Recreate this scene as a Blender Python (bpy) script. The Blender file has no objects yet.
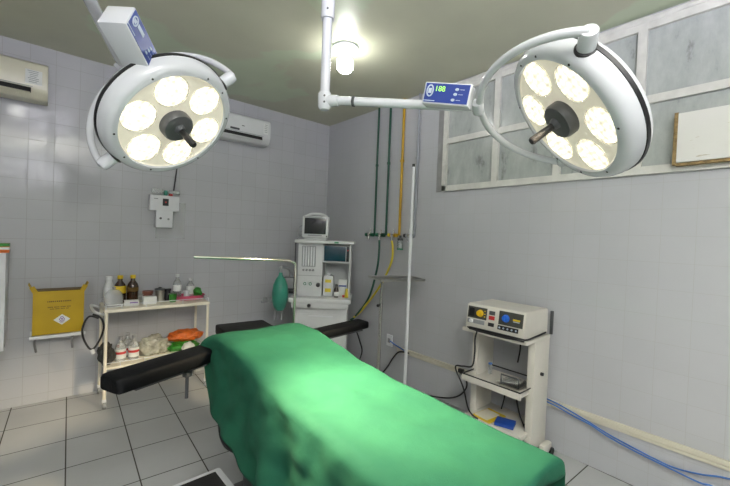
import bpy, bmesh, math, random
from mathutils import Vector, Matrix, noise
random.seed(7)
PI = math.pi
col = bpy.context.scene.collection
sc = bpy.context.scene

# ------------------------------------------------------------------ camera
cd = bpy.data.cameras.new('camera'); cam = bpy.data.objects.new('camera', cd); col.objects.link(cam)
cd.sensor_width = 36; cd.lens = 368.69 / 730 * 36; cd.clip_start = .02
_r = Vector((0.75680866, -0.6524471, 0.03941374)); _u = Vector((-0.01905832, 0.03824715, 0.99908655)); _f = Vector((0.65335858, 0.75686851, -0.01651123))
cm = Matrix.Identity(4)
for i in range(3):
    cm[i][0] = _r[i]; cm[i][1] = _u[i]; cm[i][2] = -_f[i]
cm[0][3], cm[1][3], cm[2][3] = -2.86855, -4.14972, 1.52071
cam.matrix_world = cm
sc.camera = cam
# ------------------------------------------------------------------ world, exposure, added fill light
w = bpy.data.worlds.new('world'); sc.world = w; w.use_nodes = True
w.node_tree.nodes['Background'].inputs[0].default_value = (.75, .82, .9, 1); w.node_tree.nodes['Background'].inputs[1].default_value = .3
sc.view_settings.view_transform = 'Standard'; sc.view_settings.look = 'None'
sc.view_settings.exposure = 0.12; sc.view_settings.gamma = 1; sc.view_settings.use_curve_mapping = False
def area(name, loc, size, power, color, rot=(0, 0, 0)):
    l = bpy.data.lights.new(name, 'AREA'); l.shape = 'SQUARE'; l.size = size; l.energy = power; l.color = color
    o = bpy.data.objects.new(name, l); col.objects.link(o); o.location = loc; o.rotation_euler = rot; return o
area('bounce_light', (-2.9, -5.0, 2.2), .6, 272, (1.0, .955, 1.13), (PI, 0, 0))          # added fill for overall brightness, unseen, bounced off the ceiling behind the camera
SPOT_R, SPOT_L, POD_E, BULB_E = 640, 1400, 1.7, 44

# ------------------------------------------------------------------ materials
def mat(name, color, rough=.5, metal=0, spec=.5, var=0, vscale=6, bump=0, bscale=40, trans=0, emit=None, es=0, coat=0, alpha=1, sss=0, sheen=0):
    m = bpy.data.materials.new(name); m.use_nodes = True; nt = m.node_tree; b = nt.nodes['Principled BSDF']
    b.inputs['Base Color'].default_value = (*color, 1); b.inputs['Roughness'].default_value = rough
    b.inputs['Metallic'].default_value = metal; b.inputs['Specular IOR Level'].default_value = spec
    b.inputs['Transmission Weight'].default_value = trans; b.inputs['Coat Weight'].default_value = coat
    b.inputs['Alpha'].default_value = alpha; b.inputs['Sheen Weight'].default_value = sheen
    if emit: b.inputs['Emission Color'].default_value = (*emit, 1); b.inputs['Emission Strength'].default_value = es
    tc = nt.nodes.new('ShaderNodeTexCoord')
    n = nt.nodes.new('ShaderNodeTexNoise'); n.inputs['Scale'].default_value = vscale; n.inputs['Detail'].default_value = 5
    nt.links.new(tc.outputs['Object'], n.inputs['Vector'])
    if var:
        r = nt.nodes.new('ShaderNodeValToRGB'); e = r.color_ramp.elements
        e[0].position = .3; e[1].position = .7
        e[0].color = (*[c * (1 - var) for c in color], 1); e[1].color = (*[min(1, c * (1 + var)) for c in color], 1)
        nt.links.new(n.outputs['Fac'], r.inputs[0]); nt.links.new(r.outputs[0], b.inputs['Base Color'])
    if bump:
        n2 = nt.nodes.new('ShaderNodeTexNoise'); n2.inputs['Scale'].default_value = bscale; n2.inputs['Detail'].default_value = 4
        nt.links.new(tc.outputs['Object'], n2.inputs['Vector'])
        bp = nt.nodes.new('ShaderNodeBump'); bp.inputs['Strength'].default_value = bump; bp.inputs['Distance'].default_value = .01
        nt.links.new(n2.outputs['Fac'], bp.inputs['Height']); nt.links.new(bp.outputs[0], b.inputs['Normal'])
    return m
M = {}
M['white'] = mat('white_paint', (.68, .70, .72), .3, var=.04)
M['white_lamp'] = mat('white_lamp_enamel', (.60, .62, .66), .18, var=.02, coat=.3)
M['white_plastic'] = mat('white_plastic', (.62, .64, .64), .4, var=.04)
M['grey_plastic'] = mat('grey_plastic', (.28, .29, .30), .45, var=.05)
M['dark_grey'] = mat('dark_grey', (.07, .075, .08), .45, var=.1)
M['hub'] = mat('dark_grey_hub_plastic', (.085, .088, .092), .4, var=.05)
M['black'] = mat('black_plastic', (.012, .012, .014), .4, var=.1)
M['rubber'] = mat('black_rubber', (.014, .014, .015), .75, var=.15, bump=.2, bscale=200)
M['vinyl'] = mat('black_vinyl', (.0035, .004, .005), .55, spec=.14, var=.15, bump=.15, bscale=60)
M['cream'] = mat('cream_paint', (.74, .70, .58), .35, var=.06)
M['cream_ac'] = mat('cream_plastic', (.62, .60, .48), .3, var=.05)
M['ivory'] = mat('ivory_plastic', (.62, .60, .54), .4, var=.04)
M['steel'] = mat('stainless_steel', (.55, .55, .53), .25, metal=1, var=.08, vscale=15)
M['satin'] = mat('satin_steel', (.55, .54, .50), .38, metal=.85)
M['tray_steel'] = mat('dull_stainless_tray', (.42, .42, .41), .38, metal=1, var=.1)
M['chrome'] = mat('chrome', (.75, .73, .66), .12, metal=1)
M['blue_panel'] = mat('blue_panel', (.008, .035, .24), .35, var=.05)
M['print_white'] = mat('white_print', (.45, .52, .62), .5)
M['print_dark'] = mat('dark_print', (.12, .07, .01), .6)
M['print_grey'] = mat('grey_print', (.25, .28, .28), .6)
M['digit'] = mat('green_digits', (.1, .3, .02), .5, emit=(.45, 1, .12), es=1.2)
M['glass'] = mat('clear_glass', (.9, .95, .93), .06, trans=.9)
M['clear_plastic'] = mat('clear_plastic', (.85, .88, .88), .15, trans=.75)
M['film'] = mat('clear_film', (.75, .77, .78), .08, alpha=.35)
M['amber'] = mat('amber_glass', (.035, .012, .003), .08, coat=.5)
M['yellow'] = mat('yellow_cardboard', (.50, .33, .012), .65, var=.08, bump=.1)
M['yellow_label'] = mat('yellow_label', (.7, .5, .02), .5)
M['white_label'] = mat('white_label', (.72, .74, .72), .55)
M['red'] = mat('red_print', (.55, .03, .03), .5)
M['purple'] = mat('purple_print', (.18, .08, .35), .5)
M['orange'] = mat('orange_plastic', (.62, .14, .02), .4, var=.25, vscale=20, bump=.6, bscale=25)
M['green_leafy'] = mat('green_plastic_pack', (.03, .22, .02), .45, var=.5, vscale=30, bump=.5, bscale=40)
M['dark_green'] = mat('dark_green_paint', (.01, .075, .045), .4, var=.08)
M['green_pvc'] = mat('green_fitting', (.01, .16, .07), .35)
M['yellow_pipe'] = mat('yellow_pipe_paint', (.50, .30, .008), .4, var=.08)
M['yellow_hose'] = mat('yellow_hose', (.62, .50, .03), .4)
M['grey_pipe'] = mat('grey_pipe_paint', (.30, .32, .35), .4, var=.05)
M['pink'] = mat('pink_plastic_tray', (.55, .08, .16), .35, var=.1)
M['bag'] = mat('teal_rubber', (.03, .24, .17), .35, var=.1)
M['blue_cable'] = mat('blue_cable', (.05, .16, .46), .45)
M['blue_box'] = mat('blue_cardboard', (.01, .06, .34), .5)
M['teal_screen'] = mat('teal_dark_screen', (.008, .05, .075), .15, var=.1)
M['black_screen'] = mat('black_screen', (.012, .015, .014), .12)
M['brown_panel'] = mat('brown_grey_panel', (.055, .055, .048), .4)
M['yellow_knob'] = mat('yellow_knob', (.72, .45, .01), .35)
M['blue_knob'] = mat('blue_knob', (.02, .14, .62), .35)
M['window_metal'] = mat('window_frame_paint', (.62, .62, .58), .4, var=.1, vscale=12, bump=.15)
M['wood_edge'] = mat('rough_brown_wood', (.27, .19, .08), .8, var=.35, vscale=40, bump=.6, bscale=60)
M['cloudy'] = mat('cloudy_plastic_bag', (.50, .50, .42), .25, var=.3, vscale=25, bump=1, bscale=25, trans=.3)
M['darkweave'] = mat('dark_instruments', (.04, .04, .035), .6, var=.5, vscale=60, bump=1, bscale=60)
M['cloth_white'] = mat('white_cloth', (.6, .6, .57), .8, var=.05)
M['conduit'] = mat('cream_trunking', (.60, .57, .47), .4, var=.06)
M['skin_brown'] = mat('brown_jar_lid', (.16, .05, .03), .4)

def drape_mat():
    m = mat('green_surgical_cloth', (.02, .24, .11), .85, spec=.2)
    nt = m.node_tree; b = nt.nodes['Principled BSDF']; tc = nt.nodes.new('ShaderNodeTexCoord')
    wv = nt.nodes.new('ShaderNodeTexNoise'); wv.inputs['Scale'].default_value = 9; wv.inputs['Detail'].default_value = 6
    fine = nt.nodes.new('ShaderNodeTexNoise'); fine.inputs['Scale'].default_value = 420; fine.inputs['Detail'].default_value = 2
    r = nt.nodes.new('ShaderNodeValToRGB'); r.color_ramp.elements[0].color = (.010, .080, .050, 1); r.color_ramp.elements[1].color = (.019, .118, .063, 1)
    nt.links.new(tc.outputs['Object'], wv.inputs['Vector']); nt.links.new(tc.outputs['Object'], fine.inputs['Vector'])
    nt.links.new(wv.outputs['Fac'], r.inputs[0]); nt.links.new(r.outputs[0], b.inputs['Base Color'])
    add = nt.nodes.new('ShaderNodeMath'); add.operation = 'MULTIPLY_ADD'; add.inputs[1].default_value = .12
    nt.links.new(fine.outputs['Fac'], add.inputs[0]); nt.links.new(wv.outputs['Fac'], add.inputs[2])
    bp = nt.nodes.new('ShaderNodeBump'); bp.inputs['Strength'].default_value = .5; bp.inputs['Distance'].default_value = .016
    nt.links.new(add.outputs[0], bp.inputs['Height']); nt.links.new(bp.outputs[0], b.inputs['Normal'])
    return m
M['drape'] = drape_mat()

def tile_mat(name, axes, c1, c2, grout, tw, th, off, mortar, rough, rot=0, streak=.4, warp=.0):
    m = bpy.data.materials.new(name); m.use_nodes = True; nt = m.node_tree; b = nt.nodes['Principled BSDF']; b.inputs['Specular IOR Level'].default_value = .38
    tc = nt.nodes.new('ShaderNodeTexCoord'); sp = nt.nodes.new('ShaderNodeSeparateXYZ'); cb = nt.nodes.new('ShaderNodeCombineXYZ')
    nt.links.new(tc.outputs['Object'], sp.inputs[0])
    nt.links.new(sp.outputs[axes[0]], cb.inputs[0]); nt.links.new(sp.outputs[axes[1]], cb.inputs[1])
    mp = nt.nodes.new('ShaderNodeMapping'); mp.inputs['Location'].default_value = (off[0], off[1], 0); mp.inputs['Rotation'].default_value = (0, 0, rot)
    nt.links.new(cb.outputs[0], mp.inputs[0])
    br = nt.nodes.new('ShaderNodeTexBrick'); br.offset = 0; br.squash = 1
    br.inputs['Scale'].default_value = 1; br.inputs['Brick Width'].default_value = tw; br.inputs['Row Height'].default_value = th
    br.inputs['Mortar Size'].default_value = mortar; br.inputs['Mortar Smooth'].default_value = .3
    br.inputs['Color1'].default_value = (*c1, 1); br.inputs['Color2'].default_value = (*c2, 1); br.inputs['Mortar'].default_value = (*grout, 1)
    nt.links.new(mp.outputs[0], br.inputs[0])
    n = nt.nodes.new('ShaderNodeTexNoise'); n.inputs['Scale'].default_value = 1.6; n.inputs['Detail'].default_value = 7
    nt.links.new(tc.outputs['Object'], n.inputs['Vector'])
    mr = nt.nodes.new('ShaderNodeMapRange'); mr.inputs[3].default_value = 1 - streak * .25; mr.inputs[4].default_value = 1 + streak * .15
    nt.links.new(n.outputs['Fac'], mr.inputs[0])
    mx = nt.nodes.new('ShaderNodeMix'); mx.data_type = 'RGBA'; mx.blend_type = 'MULTIPLY'; mx.inputs[0].default_value = 1
    nt.links.new(br.outputs['Color'], mx.inputs[6]); nt.links.new(mr.outputs[0], mx.inputs[7])
    nt.links.new(mx.outputs[2], b.inputs['Base Color'])
    rr = nt.nodes.new('ShaderNodeMapRange'); rr.inputs[3].default_value = rough; rr.inputs[4].default_value = .7
    nt.links.new(br.outputs['Fac'], rr.inputs[0]); nt.links.new(rr.outputs[0], b.inputs['Roughness'])
    # pillow of each tile plus slow waviness, so lamp reflections break up tile by tile
    sv = nt.nodes.new('ShaderNodeVectorMath'); sv.operation = 'DIVIDE'; sv.inputs[1].default_value = (tw, th, 1); nt.links.new(mp.outputs[0], sv.inputs[0])
    wn = nt.nodes.new('ShaderNodeTexNoise'); wn.inputs['Scale'].default_value = 4.0; wn.inputs['Detail'].default_value = 1; nt.links.new(tc.outputs['Object'], wn.inputs['Vector'])
    mth = nt.nodes.new('ShaderNodeMath'); mth.operation = 'MULTIPLY_ADD'; mth.inputs[1].default_value = -.25
    nt.links.new(br.outputs['Fac'], mth.inputs[0]); nt.links.new(wn.outputs['Fac'], mth.inputs[2])
    bp = nt.nodes.new('ShaderNodeBump'); bp.inputs['Strength'].default_value = .25; bp.inputs['Distance'].default_value = .006
    nt.links.new(mth.outputs[0], bp.inputs['Height']); nt.links.new(bp.outputs[0], b.inputs['Normal'])
    return m
WT = (.485, .495, .52)
M['tile_back'] = tile_mat('white_wall_tiles_back', (0, 2), WT, (.465, .475, .50), (.35, .35, .35), .1648, .1648, (-3.098 + 30 * .1648 - .0, -1.888 + 16 * .1648), .0016, .10)
M['tile_right'] = tile_mat('white_wall_tiles_right', (1, 2), WT, (.475, .485, .51), (.41, .41, .41), .1648, .1648, (3.286 + 10 * .1648, -1.764 + 16 * .1648), .0013, .10)
M['tile_plain'] = tile_mat('white_wall_tiles_other', (1, 2), WT, (.475, .485, .51), (.41, .41, .41), .1648, .1648, (0, 0), .0013, .10)
M['tile_floor'] = tile_mat('pale_grey_floor_tiles', (0, 1), (.46, .47, .475), (.43, .44, .445), (.055, .05, .042), .353, .39, (2.708 + 20 * .353, .16 + 20 * .39), .0042, .3, rot=.035, streak=1.0)

def ceiling_mat():
    m = bpy.data.materials.new('olive_stained_ceiling_paint'); m.use_nodes = True; nt = m.node_tree; b = nt.nodes['Principled BSDF']
    b.inputs['Roughness'].default_value = .38
    tc = nt.nodes.new('ShaderNodeTexCoord')
    n = nt.nodes.new('ShaderNodeTexNoise'); n.inputs['Scale'].default_value = .95; n.inputs['Detail'].default_value = 4; n.inputs['Distortion'].default_value = .6
    nt.links.new(tc.outputs['Object'], n.inputs['Vector'])
    r = nt.nodes.new('ShaderNodeValToRGB'); e = r.color_ramp.elements
    e[0].position = .0; e[0].color = (.52, .525, .40, 1); e[1].position = 1; e[1].color = (.54, .62, .45, 1)
    k = e.new(.57); k.color = (.525, .53, .405, 1); k = e.new(.60); k.color = (.53, .60, .44, 1)
    nt.links.new(n.outputs['Fac'], r.inputs[0])
    n2 = nt.nodes.new('ShaderNodeTexNoise'); n2.inputs['Scale'].default_value = 3; n2.inputs['Detail'].default_value = 8; nt.links.new(tc.outputs['Object'], n2.inputs['Vector'])
    mr = nt.nodes.new('ShaderNodeMapRange'); mr.inputs[3].default_value = .9; mr.inputs[4].default_value = 1.1; nt.links.new(n2.outputs['Fac'], mr.inputs[0])
    mx = nt.nodes.new('ShaderNodeMix'); mx.data_type = 'RGBA'; mx.blend_type = 'MULTIPLY'; mx.inputs[0].default_value = 1
    nt.links.new(r.outputs[0], mx.inputs[6]); nt.links.new(mr.outputs[0], mx.inputs[7]); nt.links.new(mx.outputs[2], b.inputs['Base Color'])
    return m
M['ceiling'] = ceiling_mat()

def pane_mat():
    m = bpy.data.materials.new('grimy_frosted_glass'); m.use_nodes = True; nt = m.node_tree; b = nt.nodes['Principled BSDF']
    b.inputs['Roughness'].default_value = .22
    tc = nt.nodes.new('ShaderNodeTexCoord'); mp = nt.nodes.new('ShaderNodeMapping'); mp.inputs['Scale'].default_value = (1, 1.6, .7)
    nt.links.new(tc.outputs['Object'], mp.inputs[0])
    n = nt.nodes.new('ShaderNodeTexNoise'); n.inputs['Scale'].default_value = 5; n.inputs['Detail'].default_value = 8; n.inputs['Roughness'].default_value = .65
    nt.links.new(mp.outputs[0], n.inputs['Vector'])
    r = nt.nodes.new('ShaderNodeValToRGB'); e = r.color_ramp.elements
    e[0].position = .25; e[0].color = (.12, .125, .12, 1); e[1].position = .75; e[1].color = (.50, .53, .51, 1)
    k = e.new(.40); k.color = (.36, .39, .375, 1)
    nt.links.new(n.outputs['Fac'], r.inputs[0]); nt.links.new(r.outputs[0], b.inputs['Base Color'])
    return m
M['pane'] = pane_mat()

def marble_mat():
    m = mat('white_marble_board', (.72, .71, .68), .3)
    nt = m.node_tree; b = nt.nodes['Principled BSDF']; tc = nt.nodes.new('ShaderNodeTexCoord')
    n = nt.nodes.new('ShaderNodeTexNoise'); n.inputs['Scale'].default_value = 7; n.inputs['Detail'].default_value = 6; n.inputs['Distortion'].default_value = 1.2
    mp = nt.nodes.new('ShaderNodeMapping'); mp.inputs['Scale'].default_value = (1, 1, 2.6); nt.links.new(tc.outputs['Object'], mp.inputs[0]); nt.links.new(mp.outputs[0], n.inputs['Vector'])
    r = nt.nodes.new('ShaderNodeValToRGB'); e = r.color_ramp.elements
    e[0].position = .64; e[0].color = (.70, .70, .67, 1); e[1].position = .68; e[1].color = (.36, .30, .18, 1); k = e.new(.70); k.color = (.68, .67, .63, 1)
    nt.links.new(n.outputs['Fac'], r.inputs[0]); nt.links.new(r.outputs[0], b.inputs['Base Color'])
    return m
M['marble'] = marble_mat()

def led_mat():
    # a cluster of LED lenses: bright dots on a bright reflector
    m = bpy.data.materials.new('lit_led_lens_cluster'); m.use_nodes = True; nt = m.node_tree; b = nt.nodes['Principled BSDF']
    b.inputs['Base Color'].default_value = (.9, .85, .7, 1); b.inputs['Roughness'].default_value = .3
    tc = nt.nodes.new('ShaderNodeTexCoord'); v = nt.nodes.new('ShaderNodeTexVoronoi'); v.inputs['Scale'].default_value = 34; v.inputs['Randomness'].default_value = .35
    nt.links.new(tc.outputs['Object'], v.inputs['Vector'])
    r = nt.nodes.new('ShaderNodeMapRange'); r.inputs[1].default_value = .2; r.inputs[2].default_value = .75; r.inputs[3].default_value = 1.0; r.inputs[4].default_value = .10
    nt.links.new(v.outputs['Distance'], r.inputs[0])
    mu = nt.nodes.new('ShaderNodeMath'); mu.operation = 'MULTIPLY'; mu.inputs[1].default_value = POD_E; nt.links.new(r.outputs[0], mu.inputs[0])
    b.inputs['Emission Color'].default_value = (1, .90, .70, 1); nt.links.new(mu.outputs[0], b.inputs['Emission Strength'])
    return m
M['led'] = led_mat()
M['lens_cover'] = mat('pale_lamp_lens_cover', (.62, .60, .52), .2, var=.08, vscale=14, emit=(1, .9, .7), es=.32)
M['bulb'] = mat('lit_bulb_glass', (1, 1, 1), .3, emit=(1, .99, .95), es=BULB_E)

# ------------------------------------------------------------------ mesh helpers
class MB:
    def __init__(s): s.bm = bmesh.new()
    def box(s, c, size, rot=None, bev=0, top=None):
        g = bmesh.ops.create_cube(s.bm, size=1)['verts']
        for v in g:
            x = v.co.x * size[0]; y = v.co.y * size[1]; z = v.co.z * size[2]
            if top and v.co.z > 0: x *= top; y *= top
            v.co = Vector((x, y, z))
        if bev:
            es = list({e for v in g for e in v.link_edges})
            nb = bmesh.ops.bevel(s.bm, geom=es, offset=bev, segments=2, profile=.6, affect='EDGES')
            g = list({v for f in nb['faces'] for v in f.verts} | {v for v in g if v.is_valid})
        for v in g:
            v.co = ((rot @ v.co) if rot else v.co) + Vector(c)
        return s
    def tube(s, pts, r, seg=12, closed=False, cap=True, smooth=0):
        P = [Vector(p) for p in pts]
        if smooth: P = spline(P, smooth, closed)
        n = len(P); R = r if isinstance(r, (list, tuple)) else [r] * n
        if len(R) != n: R = [R[min(len(R) - 1, int(i * len(R) / n))] for i in range(n)]
        rings = []; prev = None
        for i in range(n):
            if closed: t = P[(i + 1) % n] - P[i - 1]
            else: t = P[min(i + 1, n - 1)] - P[max(i - 1, 0)]
            if t.length < 1e-9: t = Vector((0, 0, 1))
            t.normalize()
            if prev is None:
                a = t.orthogonal().normalized()
            else:
                a = prev - t * prev.dot(t); a = a.normalized() if a.length > 1e-6 else t.orthogonal().normalized()
            prev = a; b = t.cross(a)
            rings.append([s.bm.verts.new(P[i] + (a * math.cos(2 * PI * k / seg) + b * math.sin(2 * PI * k / seg)) * R[i]) for k in range(seg)])
        for i in range(n if closed else n - 1):
            A, B = rings[i], rings[(i + 1) % n]
            if closed and i == n - 1:
                # align the seam
                best = min(range(seg), key=lambda q: (A[0].co - B[q].co).length); B = B[best:] + B[:best]
            for k in range(seg): s.bm.faces.new((A[k], A[(k + 1) % seg], B[(k + 1) % seg], B[k]))
        if cap and not closed:
            s.bm.faces.new(rings[0][::-1]); s.bm.faces.new(rings[-1])
        return s
    def lathe(s, prof, seg=32, mtx=None, sx=1, sy=1):
        mtx = mtx or Matrix.Identity(4); rings = []
        for (r, z) in prof:
            if r < 1e-5: rings.append([s.bm.verts.new(mtx @ Vector((0, 0, z)))])
            else: rings.append([s.bm.verts.new(mtx @ Vector((r * sx * math.cos(2 * PI * k / seg), r * sy * math.sin(2 * PI * k / seg), z))) for k in range(seg)])
        for A, B in zip(rings, rings[1:]):
            for k in range(seg):
                k2 = (k + 1) % seg
                if len(A) == 1 and len(B) == 1: continue
                if len(A) == 1: s.bm.faces.new((A[0], B[k2], B[k]))
                elif len(B) == 1: s.bm.faces.new((A[k], A[k2], B[0]))
                else: s.bm.faces.new((A[k], A[k2], B[k2], B[k]))
        return s
    def build(s, name, material, parent=None, smooth=True, mtx=None, angle=40):
        bmesh.ops.recalc_face_normals(s.bm, faces=s.bm.faces)
        me = bpy.data.meshes.new(name); s.bm.to_mesh(me); s.bm.free()
        me.materials.append(material)
        if smooth:
            me.shade_smooth()
            me.set_sharp_from_angle(angle=math.radians(angle))
        o = bpy.data.objects.new(name, me); col.objects.link(o)
        if parent is not None: o.parent = parent
        if mtx is not None: o.matrix_local = mtx
        return o
def spline(P, k, closed=False):
    out = []; n = len(P); rng = n if closed else n - 1
    for i in range(rng):
        if closed: p0, p1, p2, p3 = P[i - 1], P[i], P[(i + 1) % n], P[(i + 2) % n]
        else: p0, p1, p2, p3 = P[max(i - 1, 0)], P[i], P[i + 1], P[min(i + 2, n - 1)]
        for j in range(k):
            t = j / k
            out.append(.5 * ((2 * p1) + (p2 - p0) * t + (2 * p0 - 5 * p1 + 4 * p2 - p3) * t * t + (3 * p1 - p0 - 3 * p2 + p3) * t ** 3))
    if not closed: out.append(P[-1].copy())
    return out
def tag(o, label, cat, group=None, kind=None):
    if label: o['label'] = label
    if cat: o['category'] = cat
    if group: o['group'] = group
    if kind: o['kind'] = kind
    return o
def empty(name, loc, label, cat, rz=0, group=None):
    o = bpy.data.objects.new(name, None); col.objects.link(o); o.location = loc; o.rotation_euler = (0, 0, rz); o.empty_display_size = .1
    return tag(o, label, cat, group)
def struct(o): o['kind'] = 'structure'; return o
def Bx(name, c, size, m, parent=None, bev=0, rot=None, smooth=True): return MB().box(c, size, rot, bev).build(name, m, parent, smooth)
def frame_m(o, z, x=None):
    z = Vector(z).normalized(); x = Vector(x) if x is not None else z.orthogonal()
    x = (x - z * x.dot(z)).normalized(); y = z.cross(x)
    m = Matrix.Identity(4)
    for i in range(3): m[i][0] = x[i]; m[i][1] = y[i]; m[i][2] = z[i]; m[i][3] = o[i]
    return m
def copy_tree(o, parent=None):
    c = o.copy(); col.objects.link(c)
    if parent is not None: c.parent = parent
    for ch in list(o.children): copy_tree(ch, c)
    return c
def text_obj(name, s, size, m, parent, mtx, extrude=.0004):
    cu = bpy.data.curves.new(name, 'FONT'); cu.body = s; cu.size = size; cu.align_x = 'CENTER'; cu.align_y = 'CENTER'; cu.extrude = extrude
    t = bpy.data.objects.new(name + '_curve', cu); col.objects.link(t)
    dg = bpy.context.evaluated_depsgraph_get(); me = bpy.data.meshes.new_from_object(t.evaluated_get(dg))
    bpy.data.objects.remove(t); me.materials.clear(); me.materials.append(m)
    o = bpy.data.objects.new(name, me); col.objects.link(o); o.parent = parent; o.matrix_local = mtx
    return o

# ------------------------------------------------------------------ the room
X0, Y0, H = -4.6, -6.0, 3.0
def slab(name, a, b, m): 
    c = [(a[i] + b[i]) / 2 for i in range(3)]; s_ = [abs(a[i] - b[i]) for i in range(3)]
    o = MB().box(c, s_).build(name, m, None, False); return struct(o)
slab('floor', (X0 - .2, Y0 - .2, -.15), (.2, .2, 0), M['tile_floor'])
slab('ceiling', (X0 - .2, Y0 - .2, H), (.2, .2, H + .15), M['ceiling'])
slab('wall_back', (X0 - .2, 0, 0), (0, .2, H), M['tile_back'])
slab('wall_left', (X0 - .2, Y0, 0), (X0, 0, H), M['tile_plain'])
slab('wall_front', (X0 - .2, Y0 - .2, 0), (.2, Y0, H), mat('pale_wall_paint', (.55, .56, .55), .6, var=.04))
# right wall with the window band cut out of it
WY0, WY1, WZ0, WZ1 = -4.98, -1.94, 1.99, 2.95
rw = MB()
rw.box((.1, (Y0 + .2) / 2, WZ0 / 2), (.2, .2 - Y0, WZ0)); rw.box((.1, (Y0 + .2) / 2, (WZ1 + H) / 2), (.2, .2 - Y0, H - WZ1))
rw.box((.1, (WY1 + .2) / 2, (WZ0 + WZ1) / 2), (.2, .2 - WY1, WZ1 - WZ0)); rw.box((.1, (Y0 + WY0) / 2, (WZ0 + WZ1) / 2), (.2, WY0 - Y0, WZ1 - WZ0))
struct(rw.build('wall_right', M['tile_right'], None, False))
# rough plaster bead above the window and a thin flat grey strip beside it
pb = MB(); pts = [(-.012, -1.75 - i * .12, 2.965 + .012 * noise.noise(Vector((i * .7, 0, 0)))) for i in range(28)]
pb.tube(pts, [.022 + .012 * noise.noise(Vector((i * .9, 3, 0))) for i in range(28)], 8); struct(pb.build('trim_1', M['window_metal']))
struct(Bx('trim_2', (-.003, -1.90, 2.44), (.006, .075, .92), mat('flat_grey_strip', (.30, .30, .30), .8, var=.12), None))
# window: one frame holding a grid of panes
wn = empty('window_1', (0, 0, 0), None, None); wn['kind'] = 'structure'
fr = MB(); FX = .0
fr.box((FX, (WY0 + WY1) / 2, WZ0 + .02), (.05, WY1 - WY0, .05)); fr.box((FX, (WY0 + WY1) / 2, WZ1 - .025), (.05, WY1 - WY0, .05))
fr.box((FX, WY1 - .02, (WZ0 + WZ1) / 2), (.05, .045, WZ1 - WZ0)); fr.box((FX, WY0 + .02, (WZ0 + WZ1) / 2), (.05, .045, WZ1 - WZ0))
fr.build('window_frame', M['window_metal'], wn)
ZT = 2.455
MB().box((FX, (WY0 + WY1) / 2, ZT), (.046, WY1 - WY0, .05)).build('transom', M['window_metal'], wn)
muls = [-2.484, -2.985, -3.478, -3.98, -4.48]
for y in muls: Bx('mullion', (FX, y, (WZ0 + WZ1) / 2), (.055, .05, WZ1 - WZ0), M['window_metal'], wn)
ys = [WY1] + muls + [WY0]
for a, b_ in zip(ys, ys[1:]):
    for z0, z1 in ((WZ0, ZT), (ZT, WZ1)): Bx('window_pane', (FX + .005, (a + b_) / 2, (z0 + z1) / 2), (.008, abs(a - b_) - .03, z1 - z0 - .03), M['pane'], wn)
# two-track cable trunking low on the right wall
tr = MB(); tr.box((-.009, -3.68, .353), (.018, 4.5, .03), bev=.003); tr.box((-.007, -3.68, .325), (.014, 4.5, .022), bev=.003)
struct(tr.build('trim_3', M['conduit']))

# marble board propped on the window sill
mb = empty('marble_board', (0, 0, 0), 'white veined board with brown wooden edge propped against the window', 'board')
R_ = Matrix.Rotation(.02, 3, 'Y')
Bx('board_panel', (-.05, -4.02, 2.177), (.018, .68, .29), M['marble'], mb, rot=R_)
Bx('wooden_edge', (-.05, -3.672, 2.172), (.03, .018, .31), M['wood_edge'], mb, rot=R_)
MB().box((-.05, -3.98, 2.022), (.03, .6, .016), Matrix.Rotation(-.01, 3, 'X')).build('wooden_base', M['wood_edge'], mb)

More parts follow.
